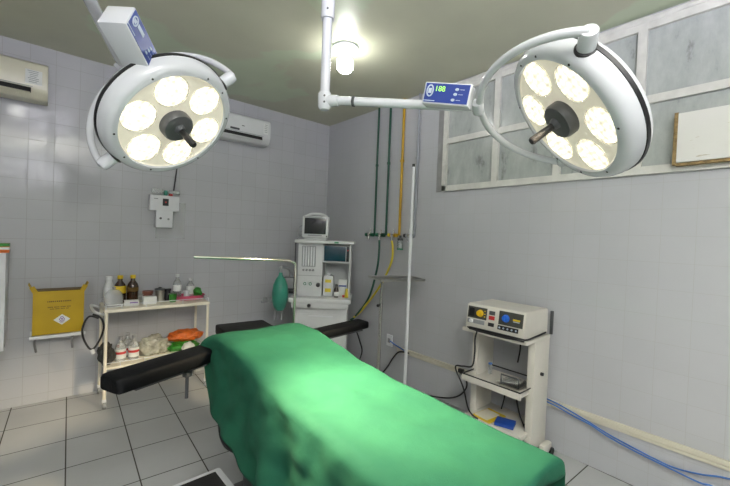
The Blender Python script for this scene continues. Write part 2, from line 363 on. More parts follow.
# ------------------------------------------------------------------ surgical lamps
def surgical_lamp(label, cen, n, pod_off, ydir, ymid, R1, joint, elbow, boxN, boxF, spot_e, digits, blue_side, tube_r, aim, pod_r=.170):
    root = empty('surgical_lamp', cen, label, 'surgical lamp', group='surgical lamps')
    n = Vector(n).normalized(); A = n.cross(Vector((0, 0, 1))).normalized(); cen = Vector(cen)
    L = frame_m((0, 0, 0), n, A)
    prof_front = [(.252, -.010), (.257, .004), (.273, .003), (.289, -.004), (.299, -.018), (.306, -.038), (.308, -.060)]
    hs = MB().lathe([(.0, -.02), (.247, -.02)] + prof_front + [(.300, -.064)], 72, L).build('lamp_housing', M['white_lamp'], root)
    MB().lathe([(.298, -.058), (.311, -.061), (.312, -.074), (.298, -.077)], 72, L).build('rubber_seam', M['black'], root)
    MB().lathe([(.300, -.073), (.307, -.077), (.302, -.092), (.277, -.110), (.21, -.125), (.1, -.132), (0, -.134)], 72, L).build('back_shell', M['white_lamp'], root)
    MB().lathe([(0, -.010), (.247, -.010), (.253, -.004), (.253, -.014), (0, -.016)], 72, L).build('lens_cover', M['lens_cover'], root)
    for k in range(6):
        a = math.radians(pod_off + 60 * k); c = L @ Vector((pod_r * math.cos(a), pod_r * math.sin(a), -.009))
        pm = L.copy(); pm.translation = c
        p = MB().lathe([(.074, 0), (.078, .004), (.078, -.001), (.071, -.001)], 40).build('pod_rim', M['glass'], None)
        p.parent = root; p.matrix_local = pm
        q = MB().lathe([(.074, -.0005), (.074, .0025), (.05, .006), (0, .0085)], 40).build('led_cluster', M['led'], p)
    hub = MB().lathe([(.0, .034), (.05, .034), (.068, .030), (.074, .02), (.074, -.01)], 40, L).build('hub', M['hub'], root)
    MB().lathe([(.0, .052), (.018, .052), (.024, .04), (.028, .028)], 24, L).build('hub_collar', M['dark_grey'], hub)
    MB().lathe([(.0, .152), (.013, .152), (.0165, .146), (.0155, .09), (.014, .05)], 20, L).build('sterile_handle', M['black'], hub)
    for a in (-35, -90, -115, -150, 150, 95, 60, 30): 
        a = math.radians(a); c = L @ Vector((.270 * math.cos(a), .270 * math.sin(a), .003)); m_ = L.copy(); m_.translation = c
        s_ = MB().lathe([(0, .003), (.0035, .0025), (.005, 0), (.005, -.006)], 10).build('screw', M['black'], root); s_.matrix_local = m_
    # yoke: a half ring from one pivot, round the joint, to the opposite pivot
    d = Vector(ydir).normalized(); wv = Vector(ymid).normalized(); cb = -n * .05
    Rr = R1 + .046
    pts = [cb + d * (R1 + .02)]
    for i in range(0, 41):
        t = PI * i / 40; pts.append(cb + (d * math.cos(t) + wv * math.sin(t)) * Rr)
    pts.append(cb - d * (R1 + .02))
    MB().tube(pts[1:-1], .0155, 14).build('yoke', M['white_lamp'], root)
    for s_ in (1, -1):
        mm = frame_m(cb + d * s_ * (R1 - .035), d * s_)
        pv = MB().lathe([(0, -.01), (.026, -.01), (.029, 0), (.029, .07), (.026, .085), (0, .088)], 24, mm).build('pivot_cap', M['white_lamp'], root)
        MB().lathe([(.030, .0), (.036, .004), (.036, .018), (.030, .022)], 24, mm).build('pivot_seal', M['black'], pv)
    Mj = Vector(joint) - cen; El = Vector(elbow) - cen; axis = (El - Mj).normalized()
    jm = frame_m(Mj, d)
    MB().lathe([(0, -.032), (.022, -.032), (.026, -.026), (.026, .026), (.022, .032), (0, .032)], 24, jm).build('yoke_joint', M['white_lamp'], root)
    arm = MB().tube([Mj + axis * .01, Mj + axis * .05], .016, 16).tube([Mj + axis * .05, El], tube_r, 20).build('arm', M['white_lamp'], root)
    MB().lathe([(tube_r + .001, 0), (tube_r + .004, .003), (tube_r + .004, .012), (tube_r + .001, .015)], 24, frame_m(El - axis * .16, axis)).build('arm_ring', M['dark_grey'], arm)
    # control box beside the arm
    bN = Vector(boxN) - cen; bF = Vector(boxF) - cen; ax = (bF - bN); ln = ax.length; ax.normalize(); up = Vector((0, 0, 1)); up = (up - ax * up.dot(ax)).normalized()
    up = Matrix.Rotation(blue_side[2], 3, ax) @ up
    lat = ax.cross(up) * blue_side[0]                                # towards the blue face
    bm_ = Matrix.Identity(4); xx = ax if blue_side[0] > 0 else -ax
    # local frame of the box: X along face text, Y up, Z out of the blue face
    for i in range(3): bm_[i][0] = (up.cross(lat))[i]; bm_[i][1] = up[i]; bm_[i][2] = lat[i]; bm_[i][3] = ((bN + bF) / 2)[i]
    W_, Hh, Dd = ln, blue_side[1], blue_side[3]
    cb_ = MB().box((0, 0, 0), (W_, Hh, Dd), bev=.006).build('control_box', M['white_lamp'], root); cb_.matrix_local = bm_
    MB().box((0, .0, Dd / 2 + .0008), (W_ * .93, Hh * .86, .002)).build('control_panel', M['blue_panel'], cb_)
    z = Dd / 2 + .0022; hx = W_ / 2
    lg = MB().tube([(-hx * .72 + .016 * math.cos(t) * .8, .008 + .022 * math.sin(t), z) for t in [2 * PI * i / 20 for i in range(20)]], .003, 6, closed=True)
    lg.box((-hx * .72, .008, z), (.014, .02, .001)); lg.build('emblem', M['print_white'], cb_)
    if digits: text_obj('digital_readout', digits, .030, M['digit'], cb_, Matrix.Translation((-hx * .30, .016, z)))
    else: MB().box((-hx * .32, .013, z), (.042, .020, .001)).build('digital_readout', M['print_white'], cb_)
    for i, (bx, by) in enumerate(((.42, .022), (.38, -.002), (.32, -.030))):
        MB().lathe([(0, z + .002), (.0052, z + .002), (.0058, z)], 14, Matrix.Translation((hx * bx, by * .8, 0)), sx=1.4).build('button', M['print_white'], cb_)
        MB().box((hx * (bx + .22), by * .8, z), (.018, .002, .0006)).build('button_caption', M['print_white'], cb_)
    MB().box((-hx * .70, -Hh * .36, z), (.05, .003, .0006)).build('maker_caption', M['print_white'], cb_)
    # the beam of the lamp
    for k in range(1):
        l = bpy.data.lights.new('lamp_beam', 'SPOT'); l.energy = spot_e; l.spot_size = math.radians(50 if digits else 38); l.spot_blend = 1; l.shadow_soft_size = .12; l.color = (1, .80, .50)
        o = bpy.data.objects.new('lamp_beam', l); col.objects.link(o); o.parent = root; o.matrix_local = frame_m(n * .03, -(Vector(aim) - cen - n * .03))
    return root, El

rl, _ = surgical_lamp('round white surgical lamp on the right, hanging in front of the grimy window',
    (-1.321, -3.533, 2.023), (-.547, .558, -.623), 27, (-.835, -.409, .367), (-.37, .912, .17), .322,
    (-1.432, -3.215, 2.115), (-1.84, -2.61, 2.19), (-1.65, -3.1, 2.139), (-1.57, -3.276, 2.102), SPOT_R, '188', (1, .088, .05, .075), .021, (-1.70, -2.38, .94), .188)
# its drop column
root = rl; o0 = Vector(root.location)
c0 = Vector((-1.84, -2.61, 0)) - Vector((o0.x, o0.y, 0))
def rel(x, y, z): return Vector((x, y, z)) - o0
MB().tube([rel(-1.84, -2.61, 2.19), rel(-1.84, -2.61, 2.60)], .024, 20).build('drop_tube', M['white_lamp'], root)
MB().tube([rel(-1.84, -2.61, 2.585), rel(-1.84, -2.61, 2.60), rel(-1.84, -2.61, 2.97)], [.033, .034, .034], 20).build('ceiling_tube', M['white_lamp'], root)
MB().lathe([(.0, .03), (.11, .03), (.11, .012), (.10, 0), (0, 0)], 32, Matrix.Translation(rel(-1.84, -2.61, 2.97))).build('ceiling_flange', M['white_lamp'], root)
eb = MB(); eb.lathe([(0, -.045), (.022, -.043), (.032, -.03), (.034, .03), (.03, .04), (0, .042)], 24, Matrix.Translation(rel(-1.84, -2.61, 2.185)))
eb.tube([rel(-1.84, -2.61, 2.185), rel(-1.80, -2.67, 2.183)], [.03, .026], 16)
e_ = eb.build('elbow', M['white_lamp'], root)
for z in (2.17, 2.20, 2.62): MB().tube([rel(-1.858, -2.632, z), rel(-1.862, -2.64, z)], .005, 8).build('elbow_screw', M['dark_grey'], e_)

Fa = Vector((-2.580, -2.354, 2.205)); Nn = Vector((-2.691, -2.488, 2.306))
jl = Vector((-2.60, -1.955, 2.318)); ax = (Vector((-2.757, -2.404, 2.351)) - jl).normalized()
ll, El = surgical_lamp('round white surgical lamp on the left, seen from below in front of the back wall',
    (-2.415, -2.217, 2.016), (.372, -.644, -.669), 8, (-.68, .301, -.668), (-.404, .606, .685), .322,
    tuple(jl), tuple(jl + ax * .80), tuple(Nn), tuple(Fa), SPOT_L, None, (1, .108, 0, .104), .022, (-1.86, -3.12, .86), .178)
o1 = Vector(ll.location)
J = jl + ax * .80 - o1
MB().tube([J, J + Vector((0, 0, H - (J.z + o1.z) - .02))], .03, 20).build('ceiling_tube', M['white_lamp'], ll)
MB().lathe([(.0, 0), (.11, 0), (.11, -.018), (.10, -.03), (0, -.03)], 32, Matrix.Translation(Vector((J.x, J.y, H - o1.z)))).build('ceiling_flange', M['white_lamp'], ll)

# ceiling bulb
cb = empty('ceiling_bulb', (-1.12, -1.80, H), 'glowing white bulb in a round ceramic ceiling socket', 'light bulb', group='ceiling bulbs')
MB().lathe([(0, 0), (.10, 0), (.104, -.012), (.085, -.03), (.045, -.045), (.042, -.075), (0, -.075)], 36).build('socket', M['white'], cb)
MB().lathe([(.03, -.074), (.038, -.085), (.060, -.10), (.064, -.13), (.061, -.165), (.045, -.185), (0, -.192)], 32).build('bulb', M['bulb'], cb)
cb2 = copy_tree(cb)
for ch in cb2.children:
    if ch.name.startswith('bulb'): ch.data = ch.data.copy(); ch.data.materials[0] = mat('dimmer_bulb_glass', (1, 1, 1), .3, emit=(1, .99, .95), es=16)
cb2.location = (-3.17, -2.03, H); cb2['label'] = 'second glowing ceiling bulb, left of the left surgical lamp and outside the picture'

# ------------------------------------------------------------------ operating table
TX0, TX1 = -2.14, -1.625; TC = (TX0 + TX1) / 2
def prof(y):          # height of the cloth's top
    pts = [(-1.9, .915), (-2.0, .93), (-2.12, .948), (-2.3, .952), (-2.5, .925), (-2.75, .885), (-3.0, .862), (-3.4, .853), (-3.72, .85)]
    for (a, ha), (b, hb) in zip(pts, pts[1:]):
        if b <= y <= a:
            t = (a - y) / (a - b); t = t * t * (3 - 2 * t) * .5 + t * .5; return ha + (hb - ha) * t
    return pts[0][1] if y > -1.9 else pts[-1][1]
ot = empty('operating_table', (TC, -2.9, 0), 'black operating table under the green cloth with side arm boards', 'operating table')
def tl(x, y, z): return (x - TC, y + 2.9, z)
ms = MB()
ysx = [-2.0 - i * .0543 for i in range(31)]
ringsv = []
for y in ysx:
    h = prof(y) - .014
    ringsv.append([ms.bm.verts.new(tl(x, y, z)) for x, z in ((TX0 + .035, h), (TX1 - .035, h), (TX1 - .012, h - .015), (TX1 - .012, h - .08), (TX0 + .012, h - .08), (TX0 + .012, h - .015))])
for A, B in zip(ringsv, ringsv[1:]):
    for k in range(6): ms.bm.faces.new((A[k], A[(k + 1) % 6], B[(k + 1) % 6], B[k]))
ms.bm.faces.new(ringsv[0]); ms.bm.faces.new(ringsv[-1][::-1])
ms.build('mattress', M['vinyl'], ot)
MB().box(tl(TC, -2.85, .735), (.46, 1.62, .05), bev=.008).build('tabletop_frame', M['dark_grey'], ot)
for x in (TX0 + .0, TX1 - .0):
    MB().box(tl(x, -2.85, .73), (.014, 1.55, .03), bev=.003).build('side_rail', M['steel'], ot)
MB().box(tl(TC - .02, -2.67, .39), (.36, .66, .56), bev=.02).build('column_cover', M['dark_grey'], ot)
MB().box(tl(TC + .02, -2.75, .09), (.46, 1.1, .12), bev=.03).build('base', M['dark_grey'], ot)
MB().box(tl(TC, -3.63, .70), (.42, .10, .09), bev=.01).build('foot_end_bracket', M['dark_grey'], ot)
MB().box(tl(TC + .12, -3.58, .52), (.16, .08, .3), bev=.01).build('foot_end_crank_housing', M['cream'], ot)
# looped release lever hanging under the head end
MB().tube([tl(-2.10, -2.10, .70), tl(-2.14, -2.14, .58), tl(-2.15, -2.19, .50), tl(-2.15, -2.24, .43), tl(-2.13, -2.32, .405), tl(-2.05, -2.45, .41)], .012, 10, smooth=6).build('release_lever', M['black'], ot)
# headrest
hd = MB()
hd.box(tl(-1.825, -1.79, .845), (.34, .42, .065), Matrix.Rotation(-.08, 3, 'Z'), bev=.014); hd.build('headrest', M['vinyl'], ot)
# arm boards: left (towards the trolley) and right
def arm_board(p0, p1, wd, th, post):
    p0, p1 = Vector(p0), Vector(p1); d = (p1 - p0); L_ = d.length; d.normalize()
    mt = frame_m(Vector(tl(*((p0 + p1) / 2))), Vector((0, 0, 1)), d); 
    zx = d; sd = Vector((0, 0, 1)).cross(zx).normalized(); up = zx.cross(sd)
    m = Matrix.Identity(4)
    for i in range(3): m[i][0] = zx[i]; m[i][1] = sd[i]; m[i][2] = up[i]; m[i][3] = tl(*((p0 + p1) / 2))[i]
    b = MB(); sec = []
    for k in range(20):
        a = 2 * PI * k / 20; cx, sx_ = math.cos(a), math.sin(a)
        sec.append((wd / 2 * math.copysign(abs(cx) ** .35, cx), th / 2 * math.copysign(abs(sx_) ** .35, sx_)))
    rings = []
    for (x, s_) in ((-L_ / 2, .8), (-L_ / 2 + .012, .97), (-L_ / 2 + .03, 1), (L_ / 2 - .03, 1), (L_ / 2 - .012, .97), (L_ / 2, .8)):
        rings.append([b.bm.verts.new(Vector((x, q * s_, r * s_))) for q, r in sec])
    for A, B in zip(rings, rings[1:]):
        for k in range(20): b.bm.faces.new((A[k], A[(k + 1) % 20], B[(k + 1) % 20], B[k]))
    b.bm.faces.new(rings[0][::-1]); b.bm.faces.new(rings[-1])
    o = b.build('arm_board', M['vinyl'], ot); o.matrix_local = m
    MB().box((.03, 0, -th / 2 - .010), (L_ * .8, wd * .45, .018), bev=.003).build('support_bar', M['dark_grey'], o)
    if post:
        MB().tube([(post[0], post[1], -th / 2 - .01), (post[0], post[1], -th / 2 - .17)], .009, 12).build('post', M['dark_grey'], o)
        MB().box((post[0], post[1], -th / 2 - .035), (.035, .035, .04), bev=.004).build('clamp', M['dark_grey'], o)
    return o
arm_board((-2.655, -2.235, .835), (-2.00, -1.955, .835), .15, .075, (.04, -.0))
arm_board((-1.70, -2.06, .835), (-1.03, -2.045, .865), .13, .055, None)
# screen bar
MB().tube([tl(-1.60, -1.98, .70), tl(-1.60, -1.98, 1.27), tl(-1.605, -1.98, 1.325), tl(-1.65, -1.975, 1.345), tl(-2.235, -1.93, 1.368)], .0085, 12).build('anesthesia_screen_bar', M['chrome'], ot)
MB().box(tl(-1.605, -1.985, .735), (.04, .04, .06), bev=.005).build('bar_clamp', M['steel'], ot)

# green cloth over the table
def drape():
    b = MB(); bm = b.bm
    NY = 120; yhead, yfoot = -1.985, -3.685
    rows = []
    def hem_l(y):
        pts = [(-1.98, .86), (-2.03, .77), (-2.13, .62), (-2.22, .56), (-2.39, .515), (-2.52, .455), (-2.66, .41), (-3.0, .36), (-3.8, .33)]
        for (a, ha), (c, hc) in zip(pts, pts[1:]):
            if c <= y <= a: return ha + (hc - ha) * (a - y) / (a - c)
        return pts[0][1] if y > -1.98 else pts[-1][1]
    NS, NT = 30, 34
    def row(y, dz):
        h = prof(y); out = []
        hl = hem_l(y); hr = .62
        crn = .036 + .024 * math.exp(-max(0, yhead - y) / .25)
        # left side, from hem upwards
        for i in range(NS):
            t = i / NS; z = hl + (h - crn - hl) * t; drop = (h - crn - z)
            fold = math.sin(y * 14 + 1.2 * math.sin(y * 4) + drop * 7.0) * .5 + math.sin(y * 33 + 2 - drop * 9) * .22
            amp = (.030 + .035 * min(1, max(0, (-2.5 - y) / .4))) * min(1, drop / .35) ** 1.1
            yy = y
            x = TX0 - .022 - drop * .06 - fold * amp
            x += .010 * noise.noise(Vector((y * 6, z * 6, 1)))
            out.append(Vector((x, yy, z)))
        for i in range(7):
            a = PI / 2 * i / 6
            out.append(Vector((TX0 - .022 + (crn + .012) * (1 - math.cos(a)), y, h - crn + crn * math.sin(a))))
        for i in range(1, NT):
            t = i / NT; xa = TX0 - .010 + crn; x = xa + (TX1 - .025 - xa) * t
            out.append(Vector((x, y, h)))
        for i in range(7):
            a = PI / 2 * i / 6
            out.append(Vector((TX1 + .010 - .035 * (1 - math.sin(a)), y, h - .035 + .035 * math.cos(a))))
        for i in range(1, 14):
            t = i / 13; z = h - .035 - (h - .035 - hr) * t; drop = h - .035 - z
            out.append(Vector((TX1 + .010 + drop * .08 + .02 * min(1, drop / .15) * math.sin(y * 17 + 1), y, z)))
        for p in out:
            p.x -= .032 * math.exp(-max(0, yhead - y) / .12) * max(0, min(1, (TC - .05 - p.x) / .2))
            if dz > 0: p.z = min(p.z, h - dz)
            # soft wrinkles on the top and sag between supports
            k = max(0, min(1, (p.z - (h - .04)) / .04))
            p.z += k * (.006 * noise.noise(Vector((p.x * 5, p.y * 3.2, 4))) + .0035 * noise.noise(Vector((p.x * 14 + p.y * 6, p.y * 9, 9))))
            # small crumples over the skirt and the head end
            q = 1 - k
            if p.x < TC: p.x += q * .010 * noise.noise(Vector((p.y * 9 + p.z * 7, p.z * 12 - p.y * 5, 2)))
            # creases running diagonally
            p.z += k * .003 * math.sin((p.x * 1.4 + p.y * .5) * 16 + 3 * noise.noise(Vector((p.x * 2, p.y * 2, 0))))
        return out
    for j in range(NY + 1):
        y = yhead + (yfoot - yhead) * j / NY
        rows.append(row(y, 0))
    # round the head end slightly downwards
    for j in range(5):
        for p in rows[j]:
            if p.z > prof(yhead) - .08: p.z -= .010 * (1 - j / 5) ** 2
    for k in range(1, 7):
        a = min(1, k / 3) * PI / 2
        dz = .010 * (1 - math.cos(a)) + max(0, k - 3) * .013 + .001 * k
        rr = row(yfoot, dz)
        for p in rr:
            p.y -= .014 * math.sin(a) + .008 * math.sin(p.x * 26) * (k / 6)
            p.z -= .012 * (k / 6) * (.5 + .5 * math.sin(p.x * 9 + 1)) if abs(p.z - (prof(yfoot) - dz)) < .02 else 0
        rows.append(rr)
    V = [[bm.verts.new(p) for p in r] for r in rows]
    for A, B in zip(V, V[1:]):
        for k in range(len(A) - 1):
            try: bm.faces.new((A[k], A[k + 1], B[k + 1], B[k]))
            except ValueError: pass
    o = b.build('surgical_drape', M['drape'], None, True, angle=180)
    md = o.modifiers.new('thickness', 'SOLIDIFY'); md.thickness = .003; md.offset = 1
    return o
tag(drape(), 'large green surgical cloth draped over the operating table', 'drape')

# step stool beside the table
st = empty('step_stool', (-2.335, -2.325, 0), 'white step stool with a black rubber top beside the operating table', 'stool', rz=math.radians(2))
MB().box((0, -.02, .232), (.41, .335, .034), bev=.016).build('stool_frame', M['white'], st)
MB().box((0, -.02, .249), (.335, .265, .008), bev=.003).build('rubber_tread', M['rubber'], st)
for sx in (-1, 1):
    for sy in (-1, 1):
        lg = MB().tube([(sx * .17, sy * .13 - .02, .22), (sx * .185, sy * .145 - .02, .01)], .011, 12).build('leg', M['white'], st)
        MB().lathe([(0, 0), (.015, 0), (.015, .02), (0, .02)], 12, Matrix.Translation((sx * .185, sy * .145 - .02, 0))).build('rubber_foot', M['black'], lg)

# ------------------------------------------------------------------ air conditioners
def ac(label, x0, x1, z0, z1, m):
    t = empty('air_conditioner', ((x0 + x1) / 2, 0, z0), label, 'air conditioner', group='air conditioners'); W_ = x1 - x0; h = z1 - z0
    b = MB(); sec = [(-.002, 0), (-.15, 0), (-.185, .03), (-.205, .09), (-.205, h * .75), (-.195, h * .93), (-.17, h), (-.002, h)]
    L_ = [b.bm.verts.new((-W_ / 2, y, z)) for y, z in sec]; R2 = [b.bm.verts.new((W_ / 2, y, z)) for y, z in sec]
    for k in range(len(sec)): b.bm.faces.new((L_[k], L_[(k + 1) % len(sec)], R2[(k + 1) % len(sec)], R2[k]))
    b.bm.faces.new(L_[::-1]); b.bm.faces.new(R2)
    bmesh.ops.bevel(b.bm, geom=b.bm.edges[:], offset=.005, segments=2, affect='EDGES')
    b.build('housing', m, t)
    MB().box((-.04, -.197, .055), (W_ - .12, .02, .035), Matrix.Rotation(-.25, 3, 'X')).build('air_slot', M['black'], t)
    MB().box((-.04, -.200, .036), (W_ - .13, .012, .018), Matrix.Rotation(-.5, 3, 'X'), bev=.003).build('louvre', m, t)
    MB().box((-.04, -.208, .082), (W_ - .10, .004, .004)).build('front_seam', M['print_grey'], t)
    return t, W_, h
t, W_, h = ac('cream air conditioner high on the back wall, cut by the left picture edge', -3.62, -2.885, 2.515, 2.80, M['cream_ac'])
st_ = MB().box((W_ / 2 - .085, -.206, h * .55), (.10, .003, .11)).build('rating_sticker', M['white_label'], t)
for i in range(7): MB().box((W_ / 2 - .090 + (i % 3) * .003, -.2082, h * .55 + .045 - i * .014), (.065 - (i * 37 % 4) * .008, .001, .004)).build('printed_line', M['print_grey'], st_)
t, W_, h = ac('white air conditioner on the back wall behind the left surgical lamp', -1.70, -.952, 2.525, 2.80, M['white_plastic'])
st_ = MB().box((W_ / 2 - .06, -.206, h * .62), (.055, .003, .12)).build('rating_sticker', M['white_label'], t)
for i in range(5): MB().box((W_ / 2 - .06, -.2082, h * .62 + .045 - i * .02), (.035, .001, .005)).build('printed_line', M['print_grey'], st_)
MB().box((-.04, -.207, .105), (.10, .004, .022), bev=.001).build('display_window', M['dark_grey'], t)
MB().box((.05, -.207, .15), (.03, .003, .008)).build('emblem', M['dark_grey'], t)

# ------------------------------------------------------------------ T-shaped emergency unit on the back wall
eu = empty('emergency_light_unit', (-1.99, 0, 1.54), 'white T-shaped electrical unit with a black square button on the back wall', 'electrical unit')
MB().box((.075, -.004, .07), (.27, .006, .37)).build('clear_backplate', M['film'], eu)
b = MB(); b.box((0, -.045, .235), (.26, .08, .15), bev=.006); b.box((0, -.045, .08), (.15, .075, .17), bev=.006); b.build('casing', M['white'], eu)
MB().box((.005, -.088, .245), (.052, .008, .07), bev=.002).build('black_button', M['black'], eu)
MB().lathe([(0, .004), (.007, .003), (.008, 0)], 12, frame_m((.005, -.092, .245), (0, -1, 0))).build('red_light', M['red'], eu)
MB().tube([(-.035, -.08, .085), (-.035, -.088, .085)], .011, 12).build('switch', M['dark_grey'], eu)
MB().tube([(.035, -.08, .08), (.035, -.088, .08)], .010, 12).build('switch', M['print_grey'], eu)
MB().box((-.08, -.087, .275), (.035, .002, .008)).build('small_caption', M['print_grey'], eu)
lampm = MB(); lampm.box((-.065, -.05, .355), (.10, .05, .045), bev=.01); lampm.build('lamp_head', M['clear_plastic'], eu)
MB().box((.09, -.05, .35), (.10, .05, .04), bev=.01).build('lamp_head', M['clear_plastic'], eu)
MB().box((.01, -.05, .34), (.03, .04, .05), bev=.006).build('green_terminal', M['bag'], eu)
MB().box((.055, -.055, .325), (.03, .03, .02)).build('red_terminal', M['red'], eu)
MB().tube([(.085, -.04, .37), (.10, -.012, .45), (.115, -.010, .60), (.12, -.006, .72)], .006, 8, smooth=4).build('cord', M['black'], eu)

# ------------------------------------------------------------------ sharps box on its bracket
sb = empty('sharps_container', (-2.78, -.025, .615), 'yellow cardboard sharps box with raised corner flaps on the back wall', 'sharps box')
MB().box((0, -.085, .18), (.33, .16, .355), bev=.003).build('carton', M['yellow'], sb)
for s_ in (-1, 1):
    b = MB(); b.box((s_ * .178, -.09, .385), (.07, .13, .005), Matrix.Rotation(s_ * -1.15, 3, 'Y')); b.box((s_ * .160, -.162, .372), (.034, .004, .06), Matrix.Rotation(s_ * .45, 3, 'Y')); b.build('corner_flap', M['yellow'], sb)
MB().box((0, -.085, .360), (.32, .14, .008)).build('dark_opening', M['print_dark'], sb)
b = MB()
xx = -.072
for i in range(13): b.box((xx + i * .0122, -.1662, .272), (.0085 if i % 4 else .006, .001, .011))
b.build('printed_heading', M['print_dark'], sb)
b = MB()
for i in range(22): 
    if i % 6 != 5: b.box((-.07 + i * .0068, -.1662, .225), (.0045, .001, .008))
for i in range(18):
    if i % 5 != 4: b.box((-.055 + i * .0068, -.1662, .210), (.0045, .001, .007))
b.build('printed_lines', M['print_dark'], sb)
dm = MB(); R45 = Matrix.Rotation(PI / 4, 3, 'Y'); dm.box((.0, 0, 0), (.062, .001, .062), R45)
for v in dm.bm.verts: v.co.x *= 1.25; v.co += Vector((.02, -.1664, .118))
d_ = dm.build('hazard_diamond', M['white_label'], sb, False)
b = MB(); 
for a in (90, 210, 330):
    a = math.radians(a); c = Vector((.02 + .009 * math.cos(a), -.1675, .125 + .009 * math.sin(a))); b.tube([c + Vector((.009 * math.cos(t_ / 12 * 2 * PI), 0, .009 * math.sin(t_ / 12 * 2 * PI))) for t_ in range(12)], .0022, 6, closed=True)
b.build('hazard_symbol', M['purple'], d_)
for i, wd in enumerate((.036, .022)): MB().box((.02, -.1674, .104 - i * .009), (wd, .001, .004)).build('caption_line', M['purple'], d_)
br = empty('wall_bracket', (-2.78, 0, .60), 'white wire bracket holding the yellow sharps box on the wall', 'bracket')
b = MB(); b.box((0, -.195, .0), (.36, .012, .026), bev=.002); b.box((0, -.10, .004), (.34, .18, .006)); b.box((0, -.006, -.01), (.36, .010, .05)); b.build('shelf_plate', M['white'], br)
for s_ in (-.14, .10): MB().tube([(s_, -.17, -.005), (s_ - .01, -.12, -.06), (s_, -.012, -.16)], .008, 8, smooth=4).build('strut', M['grey_plastic'], br)

# ------------------------------------------------------------------ white cabinet at the left edge with a small carton
wc = empty('wall_cabinet', (-3.44, 0, .55), 'white wall cabinet with a dark glass door at the left picture edge', 'cabinet')
MB().box((0, -.13, .37), (.68, .26, .74), bev=.003).build('body', M['white'], wc)
d_ = MB(); d_.box((0, -.275, .720), (.68, .025, .045)); d_.box((0, -.275, .0225), (.68, .025, .045)); d_.box((.3175, -.275, .371), (.045, .025, .652)); d_.box((-.3175, -.275, .371), (.045, .025, .652))
d_ = d_.build('door', M['white'], wc); MB().box((0, -.272, .37), (.60, .008, .66)).build('door_glass', M['black_screen'], d_)
ct = empty('medicine_carton', (-3.135, -.20, 1.291), 'small green and orange carton on the left cabinet', 'carton')
MB().box((0, 0, .036), (.10, .08, .072), bev=.001).build('carton', M['orange'], ct)
MB().box((0, -.001, .034), (.102, .0805, .018)).build('white_band', M['white_label'], ct)
MB().box((0, -.001, .060), (.102, .0805, .024)).build('green_band', M['green_leafy'], ct)

# ------------------------------------------------------------------ instrument trolley
TL, TR, TF, TB, TZ = -2.495, -1.650, -.455, -.05, .815
tt = empty('instrument_trolley', ((TL + TR) / 2, (TF + TB) / 2, 0), 'cream two-shelf trolley with bottles standing against the back wall', 'trolley')
ox, oy = (TL + TR) / 2, (TF + TB) / 2; W_, D_ = TR - TL, TB - TF
MB().box((0, 0, TZ), (W_, D_, .028), bev=.004).build('top_shelf', M['cream'], tt)
MB().box((0, 0, .33), (W_ - .02, D_ - .02, .02), bev=.004).build('lower_shelf', M['cream'], tt)
def guard(z, zb):
    b = MB(); hx, hy = W_ / 2 - .01, D_ / 2 - .01
    b.tube([(-hx, -hy, z), (hx, -hy, z), (hx, hy, z), (-hx, hy, z)], .0035, 8, closed=True)
    for x, y in ((-hx, -hy), (hx, -hy), (hx, hy), (-hx, hy), (-.12, -hy), (-.12, hy), (.18, -hy), (-.3, -hy), (.18, hy)): b.tube([(x, y, zb), (x, y, z)], .0035, 8)
    return b.build('guard_rail', M['white'], tt)
guard(TZ + .05, TZ + .01); guard(.375, .34)
for sx in (-1, 1):
    for sy in (-1, 1):
        x, y = sx * (W_ / 2 - .014), sy * (D_ / 2 - .014)
        l = MB().tube([(x, y, .07), (x, y, TZ)], .0125, 14).build('leg', M['cream'], tt)
        b = MB(); b.box((x, y, .062), (.03, .03, .03), bev=.004); b.build('caster_fork', M['white'], l)
        MB().tube([(x - .012, y - .01, .028), (x + .012, y - .01, .028)], .027, 16).build('caster_wheel', M['grey_plastic'], l)
MB().tube([(-W_ / 2, -D_ / 2 + .03, TZ - .03), (-W_ / 2 - .06, -D_ / 2 + .02, TZ + .0), (-W_ / 2 - .07, 0, TZ + .0), (-W_ / 2 - .06, D_ / 2 - .02, TZ + .0), (-W_ / 2, D_ / 2 - .03, TZ - .03)], .010, 10, smooth=5).build('push_handle', M['white'], tt)

SZ = TZ + .0142; LZ = .3402
def bottle(name, label, x, y, z, r, h, body, cap, lab=None, neck=.4, group=None, cat='bottle', labz=(.25, .6), caph=.12):
    t = empty(name, (x, y, z), label, cat, group=group)
    MB().lathe([(0, 0), (r * .95, 0), (r, h * .03), (r, h * .58), (r * .85, h * .68), (r * neck, h * .80), (r * neck, h * (1 - caph))], 24).build('bottle_body', body, t)
    MB().lathe([(r * neck * 1.2, h * (1 - caph)), (r * neck * 1.2, h), (0, h), (0, h * (1 - caph))], 20).build('cap', cap, t)
    if lab: MB().lathe([(r * 1.01, h * labz[0]), (r * 1.015, h * labz[0] + .001), (r * 1.015, h * labz[1])], 24).build('paper_label', lab, t)
    return t
bottle('spray_bottle', 'white plastic bottle at the left end of the trolley top', -2.435, -.13, SZ, .040, .245, M['white_plastic'], M['white'], M['white'], neck=.55)
bottle('amber_bottle', 'brown bottle with a yellow label and yellow cap on the trolley, left of the pair', -2.35, -.13, SZ, .047, .25, M['amber'], M['yellow_label'], M['yellow_label'], labz=(.35, .62), group='amber bottles on the trolley')
bottle('amber_bottle', 'brown bottle with a thin dark label on the trolley, right of the pair', -2.25, -.13, SZ, .047, .25, M['amber'], M['yellow_label'], M['print_dark'], labz=(.4, .55), group='amber bottles on the trolley')
gj = empty('glass_jar', (-2.415, -.29, SZ), 'clear round glass dome jar at the trolley top front corner', 'jar')
